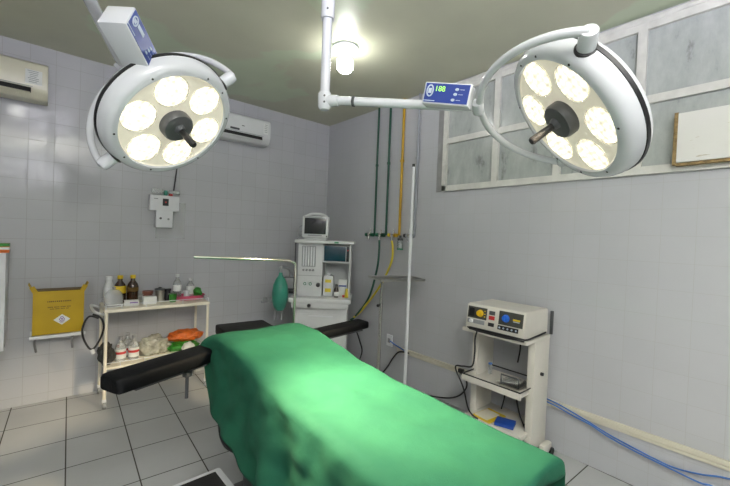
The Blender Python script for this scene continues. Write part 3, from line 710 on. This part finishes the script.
MB().lathe([(.064, .006), (.070, .016), (.072, .07), (.062, .115), (.04, .14), (0, .15)], 32).build('dome', M['film'], gj); MB().lathe([(0, .15), (.012, .152), (.014, .165), (0, .17)], 16).build('dome_knob', M['clear_plastic'], gj)
MB().lathe([(0, 0), (.078, 0), (.078, .006), (0, .006)], 32).build('base_plate', M['white_plastic'], gj)
def carton(label, x, y, z, s_, m, rz, m2=None):
    t = empty('small_carton', (x, y, z), label, 'carton', rz, group='cartons on the trolley'); MB().box((0, 0, s_[2] / 2), s_, bev=.001).build('carton', m, t)
    if m2: MB().box((s_[0] * .15, -s_[1] / 2 - .0006, s_[2] * .55), (s_[0] * .55, .0012, s_[2] * .4)).build('printed_panel', m2, t)
    return t
carton('white carton lying at the front of the trolley top', -2.145, -.31, SZ, (.105, .07, .068), M['white_label'], .05)
carton('low white carton with a purple print beside the glass jar', -2.285, -.32, SZ, (.11, .07, .045), M['white_label'], -.1, M['purple'])
bottle('brown_jar', 'squat brown jar with a pale label behind the white carton', -2.14, -.21, SZ, .042, .105, M['skin_brown'], M['skin_brown'], M['white_label'], neck=.9, cat='jar', labz=(.1, .4), caph=.25)
cn = empty('steel_canister', (-2.035, -.20, SZ), 'polished steel canister standing on the trolley top', 'canister')
MB().lathe([(0, 0), (.045, 0), (.047, .004), (.047, .10), (.049, .104), (.0, .112)], 32).build('canister_body', M['satin'], cn)
MB().lathe([(.0, .112), (.048, .108), (.048, .118), (.02, .124), (.008, .135), (0, .136)], 24).build('lid', M['dark_grey'], cn)
bottle('dark_jar', 'small black jar beside the steel canister', -1.975, -.22, SZ, .030, .115, M['black'], M['black'], None, neck=.9, cat='jar')
pt = empty('plastic_tray', (-1.79, -.235, SZ), 'pink plastic tray holding bottles at the right end of the trolley', 'tray')
b = MB(); b.lathe([(0, .004), (.9, .004), (.93, .012), (1.0, .042), (1.03, .045), (1.0, .047), (.9, .016), (0, .012)], 40, Matrix.Scale(1, 4))
for v in b.bm.verts: v.co.x *= .155; v.co.y *= .10; v.co.z *= 1
b.build('tray_body', M['pink'], pt)
PZ = SZ + .0165
gc = empty('green_cup', (-1.945, -.30, SZ), 'green and clear cup on the trolley beside the pink tray', 'cup')
MB().lathe([(0, 0), (.028, 0), (.034, .075), (.031, .075), (.026, .006), (0, .006)], 24).build('cup', M['green_leafy'], gc)
MB().lathe([(.030, .076), (.036, .074), (.036, .082), (0, .086)], 24).build('lid', M['glass'], gc)
bottle('saline_bottle', 'tall clear bottle with a reddish label in the pink tray', -1.885, -.20, PZ, .038, .235, M['clear_plastic'], M['white_plastic'], M['white_label'], labz=(.3, .55), group='clear bottles on the trolley')
bottle('saline_bottle', 'clear bottle with a red banded label in the pink tray beside the green plant', -1.765, -.21, PZ, .037, .19, M['clear_plastic'], M['white_plastic'], M['white_label'], labz=(.2, .6), group='clear bottles on the trolley')
bottle('white_tub', 'squat white tub between the two clear bottles in the pink tray', -1.812, -.255, PZ, .026, .075, M['white_plastic'], M['white'], None, neck=.9, cat='tub')
for x, y in ((-1.86, -.22), (-1.765, -.24)):
    pass
gp = empty('green_packet', (-1.70, -.23, PZ), 'crumpled leafy green packet at the right end of the pink tray', 'packet')
b = MB(); bmesh.ops.create_icosphere(b.bm, subdivisions=3, radius=.045)
for v in b.bm.verts: 
    v.co *= 1 + .35 * noise.noise(v.co * 30); v.co.z = v.co.z * 1.1 + .05
b.build('wrapper', M['green_leafy'], gp)
# lower shelf
for i, (x, y, lb) in enumerate(((-2.355, -.30, 'clear bottle with a red banded label on the lower trolley shelf, leftmost'), (-2.29, -.20, 'clear bottle on the lower trolley shelf, standing behind the other two'), (-2.255, -.30, 'clear bottle with a red banded label on the lower trolley shelf, rightmost'))):
    t = bottle('saline_bottle', lb, x, y, LZ, .042, .215, M['clear_plastic'], M['grey_plastic'], M['white_label'], labz=(.12, .50), neck=.35, group='clear bottles on the trolley')
    MB().lathe([(.0430, .215 * .30), (.0434, .215 * .30 + .001), (.0434, .215 * .40)], 24).build('red_band', M['red'], t)
dk = empty('instrument_bundle', (-2.462, -.345, LZ), 'dark tangled bundle of instruments at the left end of the lower shelf', 'bundle')
b = MB(); bmesh.ops.create_icosphere(b.bm, subdivisions=3, radius=.075)
for v in b.bm.verts:
    v.co *= 1 + .5 * noise.noise(v.co * 35); v.co.y *= 1; v.co.x *= .75; v.co.z = v.co.z * 1.3 + .085
b.build('bundle', M['darkweave'], dk)
def crumple(name, label, cat, x, y, z, s_, m, amp=.35, fr=9, seed=0, partname='sheet'):
    t = empty(name, (x, y, z), label, cat); b = MB(); bmesh.ops.create_icosphere(b.bm, subdivisions=5, radius=1)
    for v in b.bm.verts:
        p = v.co.copy(); d = 1 + amp * noise.noise(p * fr * .25 + Vector((seed, 0, 0))) + amp * .5 * abs(noise.noise(p * fr * .7 + Vector((seed, 5, 0))))
        v.co = Vector((p.x * s_[0], p.y * s_[1], p.z * s_[2])) * d
    mz = min(v.co.z for v in b.bm.verts)
    for v in b.bm.verts: v.co.z = max(0, v.co.z - mz * .55)
    b.build(partname, m, t, angle=60); return t
crumple('plastic_bag', 'crumpled clear plastic bag in the middle of the lower shelf', 'bag', -2.09, -.22, LZ, (.13, .10, .10), M['cloudy'], .35, 9, 1)
crumple('orange_bag', 'crumpled orange bag on the lower shelf behind the left arm board', 'bag', -1.79, -.17, LZ + .07, (.155, .09, .060), M['orange'], .3, 9, 3)
crumple('green_bag', 'green printed packet beneath the orange bag on the lower shelf', 'bag', -1.83, -.22, LZ, (.15, .10, .045), M['green_leafy'], .25, 9, 5)
crumple('white_packet', 'small folded white packet leaning on the green packet', 'packet', -1.80, -.335, LZ, (.055, .03, .055), M['cloth_white'], .2, 9, 8)
# rubber tubing hanging on the trolley handle
th = empty('rubber_tubing', (-2.555, -.47, .79), 'black looped rubber tubing with a white end hanging from the trolley handle', 'tubing')
MB().tube([(.02, -.0, -.02), (-.045, 0, .0), (-.085, -.01, -.09), (-.07, -.01, -.19), (-.02, -.0, -.27), (.03, 0, -.20), (.055, 0, -.10), (.035, 0, -.02), (-.02, .01, .015)], .0075, 10, smooth=8).build('tube', M['black'], th)
MB().tube([(-.02, 0, -.268), (-.008, 0, -.305)], .014, 12).build('white_end', M['white'], th)

# ------------------------------------------------------------------ anaesthesia machine, set across the corner
am = empty('anesthesia_machine', (-.584, -.838, 0), 'white anesthesia machine with flow tubes and teal screen in the corner', 'anesthesia machine', rz=math.radians(-40.8))
P_ = M['white_plastic']
MB().box((-.01, .14, .46), (.56, .40, .62), bev=.012).build('drawer_base', P_, am)
for z in (.60, .42, .26):
    d_ = MB().box((-.01, -.066, z), (.50, .014, .15), bev=.004).build('drawer', P_, am)
    MB().box((-.01, -.078, z + .055), (.26, .012, .014), bev=.004).build('handle', M['white'], d_)
MB().box((-.01, .12, .12), (.60, .48, .07), bev=.02).build('base', M['grey_plastic'], am)
for sx in (-1, 1):
    for sy in (-.07, .31): MB().tube([(sx * .26 - .02, sy, .04), (sx * .26 + .02, sy, .04)], .04, 18).build('caster', M['dark_grey'], am)
MB().box((-.02, .10, .825), (.66, .46, .05), bev=.012).build('worktop', P_, am)
MB().box((-.02, .09, .775), (.60, .42, .06), bev=.008).build('worktop_apron', P_, am)
k_ = MB().lathe([(0, .02), (.018, .02), (.02, 0), (0, 0)], 20, frame_m((-.13, -.125, .775), (0, -1, 0))).build('black_port', M['black'], am)
# left tower with the flow tubes
MB().box((-.155, .19, 1.14), (.27, .33, .585), bev=.008).build('tower', P_, am)
fm = MB(); fm.box((-.172, .026, 1.285), (.15, .012, .225), bev=.003); fm = fm.build('flowmeter_window', M['print_grey'], am)
for i in range(5):
    x = -.172 + (i - 2) * .028
    MB().tube([(x, .015, 1.18), (x, .015, 1.39)], .010, 10).build('flow_tube', M['white'], fm)
for i in range(4): MB().lathe([(0, .022), (.011, .022), (.013, 0), (0, 0)], 16, frame_m((-.225 + i * .035, .022, 1.135), (0, -1, 0))).build('flow_knob', M['grey_plastic'], am)
for x in (-.205, -.145):
    g = MB().lathe([(0, .01), (.02, .01), (.023, 0), (0, 0)], 20, frame_m((x, .026, .985), (0, -1, 0))).build('pressure_gauge', M['white'], am)
    MB().lathe([(.010, .0115), (.017, .0115), (.017, .010)], 20, frame_m((x, .026, .985), (0, -1, 0))).build('green_dial', M['green_pvc'], g)
MB().lathe([(0, .03), (.02, .03), (.025, 0), (0, 0)], 20, frame_m((-.06, .026, .975), (0, -1, 0))).build('black_knob', M['black'], am)
MB().box((-.155, .024, 1.075), (.27, .006, .004)).build('panel_seam', M['grey_plastic'], am)
# right bay
MB().box((.13, .34, 1.14), (.31, .02, .585)).build('bay_back', P_, am)
MB().box((.278, .19, 1.14), (.018, .33, .585), bev=.004).build('bay_side', P_, am)
v_ = MB().box((.125, .17, 1.32), (.285, .29, .19), bev=.006).build('ventilator', P_, am)
MB().box((.112, .022, 1.325), (.235, .008, .165), bev=.002).build('ventilator_screen', M['teal_screen'], v_)
MB().box((.252, .021, 1.325), (.030, .010, .165), bev=.002).build('ventilator_keys', M['black'], v_)
MB().lathe([(0, .012), (.008, .012), (.008, 0)], 12, frame_m((.252, .018, 1.365), (0, -1, 0))).build('red_key', M['red'], v_)
MB().box((.0, .16, 1.447), (.64, .42, .032), bev=.008).build('top_shelf', P_, am)
MB().box((.13, -.052, 1.447), (.045, .006, .016)).build('green_badge', M['green_pvc'], am)
MB().tube([(-.31, -.03, .60), (-.31, -.03, 1.43)], .006, 8).build('side_cord', M['dark_grey'], am)
# absorber arm on the left with screen box, stand tubes
ab = MB(); ab.tube([(-.30, .04, .82), (-.37, .0, .84), (-.44, -.05, .84)], .014, 10); ab.tube([(-.43, -.04, .60), (-.43, -.04, .84)], .013, 10); ab.tube([(-.50, -.05, .60), (-.50, -.05, .84)], .013, 10)
ab.tube([(-.36, -.02, .82), (-.66, -.03, .775)], .013, 10)
ab = ab.build('absorber_frame', M['grey_plastic'], am)
MB().box((-.375, .04, .96), (.12, .06, .18), bev=.01).build('absorber_box', M['dark_grey'], am)
MB().box((-.375, .005, .985), (.09, .008, .11)).build('absorber_screen', M['grey_plastic'], am)
MB().box((-.365, .0, .895), (.13, .08, .03), bev=.008).build('absorber_knob', M['black'], am)
for x in (-.55, -.62): MB().lathe([(0, .0), (.026, .0), (.028, .03), (.018, .05), (0, .052)], 16, Matrix.Translation((x, -.03, .775))).build('valve', M['grey_plastic'], am)
bg = MB().lathe([(0, 0), (.035, .006), (.062, .04), (.080, .11), (.084, .19), (.074, .27), (.050, .33), (.028, .36), (.020, .375), (.019, .40)], 28, Matrix.Translation((-.43, -.16, .715))).build('breathing_bag', M['bag'], am)
MB().tube([(-.43, -.16, 1.11), (-.43, -.16, 1.165), (-.41, -.07, 1.165), (-.37, .04, 1.12), (-.35, .05, 1.0)], .017, 12, smooth=4).build('bag_mount', M['grey_plastic'], bg)

# monitor standing on the machine
def mloc(x, y, z): return am.matrix_basis @ Vector((x, y, z))
from math import radians as rd
rmz = Matrix.Rotation(rd(-40.8), 4, 'Z')
def on_machine(x, y, z): return Vector((-.584, -.838, 0)) + (rmz.to_3x3() @ Vector((x, y, z)))
pm = empty('patient_monitor', on_machine(-.118, .13, 1.4635), 'white patient monitor with a black screen on top of the anesthesia machine', 'monitor', rz=rd(-40.8))
b = MB(); b.box((0, 0, .145), (.285, .16, .235), bev=.012); b.box((0, .01, .012), (.24, .13, .022), bev=.004)
b.build('casing', M['white_plastic'], pm)
b = MB()
b.tube([(-.12, -.03, .255), (-.06, -.03, .285), (0, -.03, .292), (.06, -.03, .288), (.12, -.03, .262)], .014, 10, smooth=5).build('carrying_handle', M['white_plastic'], pm)
MB().box((0, -.082, .155), (.235, .006, .175), bev=.003).build('screen', M['black_screen'], pm)
MB().box((0, -.083, .052), (.15, .004, .012)).build('button_strip', M['grey_plastic'], pm)
MB().box((.13, -.083, .045), (.016, .006, .016), bev=.003).build('dark_button', M['dark_grey'], pm)
MB().box((-.03, -.082, .252), (.20, .006, .006)).build('alarm_bar', M['grey_plastic'], pm)
b = MB(); b.tube([(-.145, -.02, .03), (-.185, -.05, .05), (-.18, -.05, .13), (-.15, -.03, .16)], .008, 8, smooth=5); b.tube([(-.145, -.02, .06), (-.17, -.06, .04), (-.20, -.06, .005)], .006, 8, smooth=5); b.build('sensor_lead', M['grey_plastic'], pm)

WZm = .8515
wb = empty('disinfectant_canister', on_machine(.048, .08, WZm), 'square white canister with a pale yellow label on the anesthesia machine', 'canister', rz=rd(-40.8))
MB().box((0, 0, .115), (.108, .10, .225), bev=.012).build('canister_body', M['white_plastic'], wb)
MB().box((.0, -.051, .17), (.065, .002, .035)).build('yellow_label', M['yellow_hose'], wb)
MB().box((.0, -.051, .07), (.065, .002, .04)).build('printed_label', M['yellow_hose'], wb)
MB().lathe([(.02, .225), (.024, .228), (.024, .25), (0, .252)], 18).build('cap', M['white'], wb)
p = on_machine(.143, .00, WZm)
bottle('amber_bottle', 'small dark bottle with a white label on the anesthesia machine', p.x, p.y, WZm, .026, .14, M['amber'], M['black'], M['white_label'], labz=(.12, .45), cat='bottle')
c_ = empty('medicine_box', on_machine(.205, .12, WZm), 'white box with a blue band standing behind the small dark bottle', 'box', rz=rd(-40.8))
MB().box((0, 0, .09), (.09, .07, .18), bev=.001).build('carton', M['white_label'], c_)
MB().box((-.0, -.0357, .115), (.085, .001, .014)).build('blue_band', M['blue_box'], c_)
yb = empty('yellow_packet', on_machine(.255, .0, WZm), 'small yellow and red packet at the right end of the machine worktop', 'packet', rz=rd(-40.8))
b = MB(); b.box((0, 0, .05), (.04, .03, .10), bev=.004, top=.6); b.build('packet', M['yellow_hose'], yb)
MB().box((-.026, .012, .013), (.04, .02, .026), bev=.003).build('red_packet_base', M['red'], yb)

# ------------------------------------------------------------------ gas pipes and outlets on the right wall
def gas(name, label, y, m, fit, rad, top, rot=0):
    t = empty(name, (0, y, 1.55), label, 'gas pipe', group='gas pipes on the right wall')
    MB().tube([(-.022, -.0, .0), (-.022, 0, top - 1.55)], rad, 14).build('pipe', m, t)
    MB().tube([(-.022, 0, .78), (-.022, 0, .805)], rad * 1.5, 12).build('pipe_clip', m, t)
    return t
def outlet(label, y, m, cap, cat='gas outlet'):
    t = empty('gas_outlet', (0, y, 1.55), label, cat, group='gas outlets on the right wall')
    b = MB(); b.tube([(-.002, .0, 0), (-.05, 0, 0)], .022, 18); b.build('valve_body', m, t)
    MB().tube([(-.055, -.05, 0), (-.055, .05, 0)], .015, 14).build('cross_body', m, t)
    MB().tube([(-.052, 0, 0), (-.085, 0, 0)], .017, 14).build('connector', M['chrome'], t)
    MB().tube([(-.055, .05, 0), (-.055, .075, 0)], .020, 14).build('end_nut', cap, t)
    MB().tube([(-.055, 0, .015), (-.055, 0, .06)], .008, 10).build('stem', M['chrome'], t)
    MB().tube([(-.075, 0, -.01), (-.078, 0, -.06)], .011, 12).build('outlet_nozzle', M['steel'], t)
    return t
gas('gas_pipe', 'dark green gas pipe on the right wall, nearest the corner', -1.01, M['dark_green'], M['green_pvc'], .0115, 2.998)
gas('gas_pipe', 'dark green gas pipe between the first green pipe and the yellow pipe', -1.20, M['dark_green'], M['green_pvc'], .0125, 2.998)
gas('gas_pipe', 'yellow gas pipe running down the right wall', -1.405, M['yellow_pipe'], M['yellow_pipe'], .0145, 2.998)
gas('gas_pipe', 'grey gas pipe on the right wall behind the white pole', -1.618, M['grey_pipe'], M['grey_pipe'], .0125, 2.998)
outlet('green gas outlet on the right wall, nearest the corner', -.975, M['green_pvc'], M['dark_green'])
outlet('dark green gas outlet feeding the green hose', -1.155, M['dark_green'], M['green_pvc'])
outlet('yellow gas outlet feeding the yellow hose', -1.35, M['yellow_pipe'], M['yellow_hose'])
outlet('grey gas outlet with black nut under the grey pipe', -1.585, M['grey_pipe'], M['black'])
fb = empty('suction_jar', (-.075, -1.475, 1.40), 'small clear jar hanging from the gas outlets behind the pole', 'jar')
MB().lathe([(0, 0), (.028, 0), (.031, .01), (.031, .09), (.026, .10), (.024, .10), (.028, .09), (.028, .01), (0, .006)], 24).build('jar_body', M['glass'], fb)
MB().lathe([(.0, .10), (.030, .10), (.030, .118), (.012, .125), (.012, .15), (0, .15)], 20).build('jar_lid', M['dark_grey'], fb)
MB().lathe([(.0315, .0), (.033, .002), (.033, .012), (.0315, .014)], 20).build('base_ring', M['green_pvc'], fb)
# hoses
def hose(name, label, pts, r, m, cat='hose', sm=8): return tag(MB().tube(pts, r, 10, smooth=sm).build(name, m), label, cat, {'network_cable': 'blue network cables', 'green_hose': 'gas hoses', 'yellow_hose': 'gas hoses'}.get(name))
hose('green_hose', 'dark green gas hose curving from the outlet down to the anesthesia machine', [(-.075, -1.155, 1.49), (-.10, -1.185, 1.38), (-.12, -1.184, 1.174), (-.12, -1.071, .849), (-.19, -.945, .63), (-.235, -.90, .57)], .012, M['dark_green'])
hose('yellow_hose', 'yellow gas hose curving from the outlet down to the anesthesia machine', [(-.075, -1.35, 1.49), (-.105, -1.40, 1.40), (-.12, -1.397, 1.257), (-.12, -1.243, .994), (-.15, -1.0, .70), (-.21, -.925, .60)], .012, M['yellow_hose'])
hose('power_cable', 'black power cable hanging beside the machine', [(-.30, -.97, .56), (-.26, -1.02, .50), (-.22, -1.06, .36), (-.20, -1.08, .25), (-.22, -1.05, .12)], .008, M['black'], 'cable')

# ------------------------------------------------------------------ Mayo stand
ma = empty('mayo_stand', (-.455, -1.62, 0), 'steel instrument stand with a small tray in front of the right wall', 'instrument stand')
rt = Matrix.Rotation(rd(-20), 3, 'Z')
def ml(x, y, z): v = rt @ Vector((x, y, z)); return (v.x, v.y, v.z)
tp = MB()
for (x0, x1, y0, y1) in ((-.075, .375, -.155, .155),):
    tp.box(ml(.15, 0, 1.125), (.45, .31, .006), rt); 
    tp.tube([ml(x0, y0, 1.137), ml(x1, y0, 1.137), ml(x1, y1, 1.137), ml(x0, y1, 1.137)], .008, 8, closed=True)
tp.build('tray', M['tray_steel'], ma)
MB().tube([ml(0, .0, 1.112), ml(.32, 0, 1.112)], .009, 10).build('tray_arm', M['steel'], ma)
MB().tube([(0, 0, .62), (0, 0, 1.12)], .011, 14).build('upper_post', M['steel'], ma)
MB().tube([(0, 0, .07), (0, 0, .90)], .0165, 16).build('lower_post', M['steel'], ma)
MB().tube([(-.016, -.0, .88), (-.05, -.01, .88)], .014, 14).build('locking_knob', M['black'], ma)
MB().tube([ml(-.12, -.25, .028), ml(-.06, -.16, .07), ml(.0, 0, .09), ml(.12, .0, .09), ml(.20, -.03, .07), ml(.22, -.12, .028)], .014, 12, smooth=6).build('foot_bar', M['steel'], ma)
for x, y in ((-.12, -.25), (.22, -.12)): MB().lathe([(0, 0), (.018, 0), (.018, .03), (0, .03)], 14, Matrix.Translation(ml(x, y, 0))).build('rubber_foot', M['black'], ma)

# ------------------------------------------------------------------ white pole
ip = empty('iv_pole', (-.45, -1.96, 0), 'tall thin white pole with a dark top standing before the right wall', 'pole')
MB().tube([(0, 0, .05), (0, 0, 1.55)], .0145, 16).build('lower_tube', M['white'], ip)
MB().tube([(0, 0, 1.53), (0, 0, 2.155)], .011, 16).build('upper_tube', M['white'], ip)
MB().tube([(0, 0, 2.15), (0, 0, 2.175)], .0135, 14).build('dark_top_cap', M['black'], ip)
for k in range(4):
    a = PI / 4 + k * PI / 2; l = MB().tube([(0, 0, .09), (.12 * math.cos(a), .12 * math.sin(a), .075), (.22 * math.cos(a), .22 * math.sin(a), .05)], .011, 10, smooth=3).build('leg', M['white'], ip)
    MB().tube([(.22 * math.cos(a) - .01, .22 * math.sin(a), .025), (.22 * math.cos(a) + .01, .22 * math.sin(a), .025)], .025, 14).build('caster', M['dark_grey'], l)

# ------------------------------------------------------------------ wall socket and cables on the right wall
ws = empty('wall_socket', (0, -1.31, .40), 'white wall socket on the right wall behind the instrument stand', 'socket')
MB().box((-.006, 0, 0), (.012, .085, .125), bev=.003).build('face_plate', M['white'], ws)
MB().box((-.014, 0, 0), (.006, .04, .05), bev=.002).build('outlet_insert', M['grey_plastic'], ws)
hose('blue_cable', 'short blue cable running from the wall socket along the trunking', [(-.018, -1.33, .40), (-.035, -1.42, .385), (-.035, -1.52, .365), (-.035, -1.60, .35)], .007, M['blue_cable'], 'cable')
hose('black_cable', 'black cable looping from the trunking down to the floor by the stand', [(-.03, -1.62, .345), (-.05, -1.50, .33), (-.06, -1.42, .24), (-.07, -1.36, .14), (-.08, -1.26, .03), (-.08, -1.1, .012)], .008, M['black'], 'cable')
bp = [(-.028, -2.96, .375), (-.032, -3.08, .362), (-.03, -3.192, .335), (-.026, -3.30, .305), (-.026, -3.408, .275), (-.026, -3.573, .245), (-.026, -3.731, .225), (-.026, -3.855, .245), (-.03, -3.975, .282), (-.03, -4.2, .30), (-.03, -4.6, .30)]
hose('network_cable', 'blue network cable sagging along the right wall, upper strand', bp, .005, M['blue_cable'], 'cable')
bp = [(-.040, -2.96, .36), (-.043, -3.08, .345), (-.042, -3.192, .32), (-.038, -3.30, .300), (-.038, -3.408, .265), (-.038, -3.573, .235), (-.036, -3.731, .215), (-.034, -3.856, .200), (-.03, -3.92, .205), (-.03, -4.1, .16), (-.03, -4.6, .10)]
hose('network_cable', 'blue network cable sagging along the right wall, lower strand', bp, .005, M['blue_cable'], 'cable')

# ------------------------------------------------------------------ electrosurgical cart and unit
CX0, CX1, CY0, CY1 = -.305, -.075, -3.02, -2.53
ec = empty('equipment_cart', (-.25, -2.775, 0), 'ivory two-panel cart on casters against the right wall', 'cart')
def el(x, y, z): return (x + .25, y + 2.775, z)
I = M['ivory']
for y in (CY0 + .025, CY1 - .025): MB().box(el((CX0 + CX1) / 2, y, .455), (CX1 - CX0, .05, .77), bev=.004).build('side_panel', I, ec)
MB().box(el(-.265, -2.775, .852), (.37, .50, .028), bev=.006).build('top_shelf', I, ec)
b = MB(); b.box(el(-.455, -2.80, .872), (.012, .42, .022), bev=.002); b.build('top_front_slot', M['black'], ec)
s_ = MB(); s_.box(el(-.27, -2.775, .475), (.37, .43, .012)); s_.box(el(-.455, -2.775, .49), (.014, .46, .045), bev=.003); s_.box(el(-.27, -2.985, .49), (.37, .012, .04)); s_.box(el(-.27, -2.565, .49), (.37, .012, .04)); s_ = s_.build('middle_shelf', I, ec)
b = MB(); b.tube([el(-.457, -3.0, .516), el(-.457, -2.55, .516), el(-.09, -2.55, .516), el(-.09, -3.0, .516)], .0055, 8, closed=True); b.build('black_edging', M['black'], s_)
MB().box(el(-.24, -2.775, .185), (.34, .44, .03), bev=.005).build('bottom_shelf', I, ec)
for x in (-.36, -.10):
    for y in (CY0 + .03, CY1 - .03):
        MB().tube([el(x, y - .012, .032), el(x, y + .012, .032)], .032, 18).build('caster', M['black'], ec)
        MB().box(el(x, y, .065), (.04, .05, .05), bev=.01).build('caster_housing', I, ec)
MB().tube([el(-.20, CY0 - .0, .60), el(-.20, CY0 - .018, .60)], .012, 12).build('side_knob', M['black'], ec)
MB().box(el(-.070, -3.025, .95), (.014, .02, .17), bev=.002).build('rear_bracket', M['dark_grey'], ec)
MB().box(el(-.13, CY0 - .025, .06), (.13, .05, .07), bev=.02).build('wheel_housing', I, ec); MB().tube([el(-.09, CY0 - .06, .03), el(-.09, CY0 - .035, .03)], .03, 18).build('caster', M['black'], ec)
# the unit on top, its front face leaning back
eu2 = empty('electrosurgical_unit', (-.26, -2.78, .868), 'cream electrosurgical generator with yellow and blue knobs on the cart', 'medical device')
b = MB()
sec = [(-.185, .0), (-.195, .025), (-.175, .175), (-.165, .185), (.17, .185), (.175, .0)]
A = [b.bm.verts.new((x, -.225, z)) for x, z in sec]; B = [b.bm.verts.new((x, .225, z)) for x, z in sec]
for k in range(6): b.bm.faces.new((A[k], A[(k + 1) % 6], B[(k + 1) % 6], B[k]))
b.bm.faces.new(A[::-1]); b.bm.faces.new(B)
bmesh.ops.bevel(b.bm, geom=b.bm.edges[:], offset=.005, segments=2, affect='EDGES')
b.build('casing', I, eu2)
fa = Vector((-.195, 0, .025)); fb_ = Vector((-.175, 0, .175)); fu = (fb_ - fa).normalized(); fn = Vector((-fu.z, 0, fu.x)).normalized()
def fm_(y, s_): # frame on the front: X along -y (to the viewer's right), Y up, Z out
    m = Matrix.Identity(4); o = fa + fu * s_ + Vector((0, y, 0)) + fn * .001; xv = fu.cross(fn)
    for i in range(3): m[i][0] = xv[i]; m[i][1] = fu[i]; m[i][2] = fn[i]; m[i][3] = o[i]
    return m
def fpart(name, y, s_, size, m, parent=None, bev=.001):
    o = MB().box((0, 0, 0), size, bev=bev).build(name, m, eu2); o.matrix_local = fm_(y, s_); return o
pl = fpart('coag_panel', .135, .100, (.155, .085, .004), M['brown_panel'])
pr = fpart('cut_panel', -.125, .100, (.175, .095, .004), M['brown_panel'])
MB().lathe([(0, .022), (.020, .022), (.024, .002), (.027, .0)], 24, Matrix.Translation((.025, .0, .002))).build('yellow_knob', M['yellow_knob'], pl)
MB().box((.025, .0, .026), (.006, .036, .008), bev=.002).build('knob_grip', M['yellow_knob'], pl)
MB().box((-.045, .0, .003), (.04, .06, .002)).build('dark_display', M['black'], pl)
for i in range(3): MB().box((.063, .02 - i * .02, .003), (.010, .006, .002)).build('indicator', M['yellow_label'], pl)
MB().lathe([(0, .022), (.020, .022), (.024, .002), (.027, .0)], 24, Matrix.Translation((-.035, .0, .002))).build('blue_knob', M['blue_knob'], pr)
MB().box((-.035, .0, .026), (.006, .036, .008), bev=.002).build('knob_grip', M['blue_knob'], pr)
MB().box((.042, -.0, .003), (.05, .012, .002), bev=0).build('warning_strip', M['yellow_label'], pr)
MB().box((.042, -.012, .003), (.045, .006, .002)).build('caption_strip', M['print_white'], pr)
fpart('red_display', .017, .118, (.045, .028, .005), M['dark_grey']); fpart('red_display', .017, .083, (.045, .028, .005), M['red'])
fpart('switch_plate', .017, .035, (.045, .026, .005), M['black']); fpart('connector_panel', .14, .035, (.14, .030, .005), M['grey_plastic'])
sk = fpart('socket_strip', -.11, .030, (.15, .030, .005), M['black'])
for i in range(5): MB().lathe([(.0, .006), (.006, .006), (.007, .002)], 12, Matrix.Translation((-.06 + i * .03, 0, 0))).build('socket', M['print_white'], sk)
MB().lathe([(0, .016), (.012, .016), (.014, .0)], 18, Matrix.Translation((0, 0, .002))).build('white_plug', M['white'], fpart('plug_base', .175, .035, (.03, .026, .007), M['white']))
b = MB(); b.tube([(-.215, .19, .012), (-.235, .10, .005), (-.235, 0, .004), (-.235, -.12, .004), (-.20, -.235, .010), (-.05, -.24, .012), (.12, -.235, .018)], .006, 8, smooth=5); b.build('power_lead', M['black'], eu2)
# things on the cart
ah = empty('metal_instrument_tray', (-.27, -2.87, .4825), 'grey metal instrument rest with a raised handle on the middle cart shelf', 'instrument tray')
MB().box((0, 0, .012), (.20, .14, .02), bev=.004).build('tray_body', M['steel'], ah)
MB().tube([(-.09, -.07, .02), (-.09, -.07, .085), (-.09, .06, .085), (-.09, .06, .02)], .006, 8).build('handle', M['dark_grey'], ah)
for i in range(4): MB().tube([(-.07 + i * .04, .10, .016), (-.02 + i * .03, -.04, .03)], .005, 8).build('forceps', M['steel'], ah)
bottle('small_tube', 'small clear tube with a teal cap on the middle cart shelf', -.20, -2.63, .4825, .016, .085, M['clear_plastic'], M['blue_cable'], None, neck=.8)
bb = empty('notebook', (-.33, -2.84, .2015), 'blue booklet lying on the bottom cart shelf', 'booklet', rz=.3)
MB().box((0, 0, .0125), (.11, .13, .024), bev=.002).build('booklet_cover', M['blue_box'], bb)
yb2 = empty('yellow_folder', (-.31, -2.70, .2015), 'yellow and cream folder on the bottom cart shelf beside the blue booklet', 'folder', rz=-.1)
MB().box((0, 0, .005), (.20, .15, .009)).build('folder_cover', M['yellow_label'], yb2); MB().box((-.01, .01, .012), (.15, .11, .005)).build('paper', M['cream'], yb2)
hose('foot_pedal_cable', 'black cable dropping from the generator through the cart, left of two', [(-.46, -2.66, .865), (-.475, -2.655, .80), (-.48, -2.66, .70), (-.475, -2.64, .60), (-.475, -2.56, .575), (-.48, -2.50, .55), (-.485, -2.58, .42), (-.46, -2.62, .26), (-.43, -2.68, .208)], .006, M['black'], 'cable')
hose('device_cable', 'black cable hanging behind the cart shelves, nearest the right side panel', [(-.09, -2.80, .84), (-.11, -2.82, .72), (-.10, -2.80, .60)], .006, M['black'], 'cable')
hose('loose_cable', 'black cable hanging below the middle cart shelf to the cart bottom', [(-.30, -2.86, .465), (-.31, -2.90, .42), (-.30, -2.93, .30), (-.26, -2.955, .20), (-.22, -2.93, .208)], .006, M['black'], 'cable')
hose('short_cable', 'thin black cable hanging straight below the middle cart shelf', [(-.12, -2.72, .465), (-.13, -2.73, .40), (-.13, -2.72, .30), (-.13, -2.70, .208)], .005, M['black'], 'cable')
hose('wall_cable', 'black cable sagging from the cart shelf plug to behind the green cloth', [(-.055, -2.26, .345), (-.06, -2.32, .31), (-.055, -2.33, .24), (-.05, -2.27, .15), (-.05, -2.17, .085), (-.05, -2.05, .045), (-.06, -1.9, .015)], .007, M['black'], 'cable')
pg = empty('power_plug', (0, -2.255, .355), 'black power plug on the trunking beside the cart', 'plug')
MB().box((-.036, 0, 0), (.034, .05, .035), bev=.006).build('plug_body', M['black'], pg)
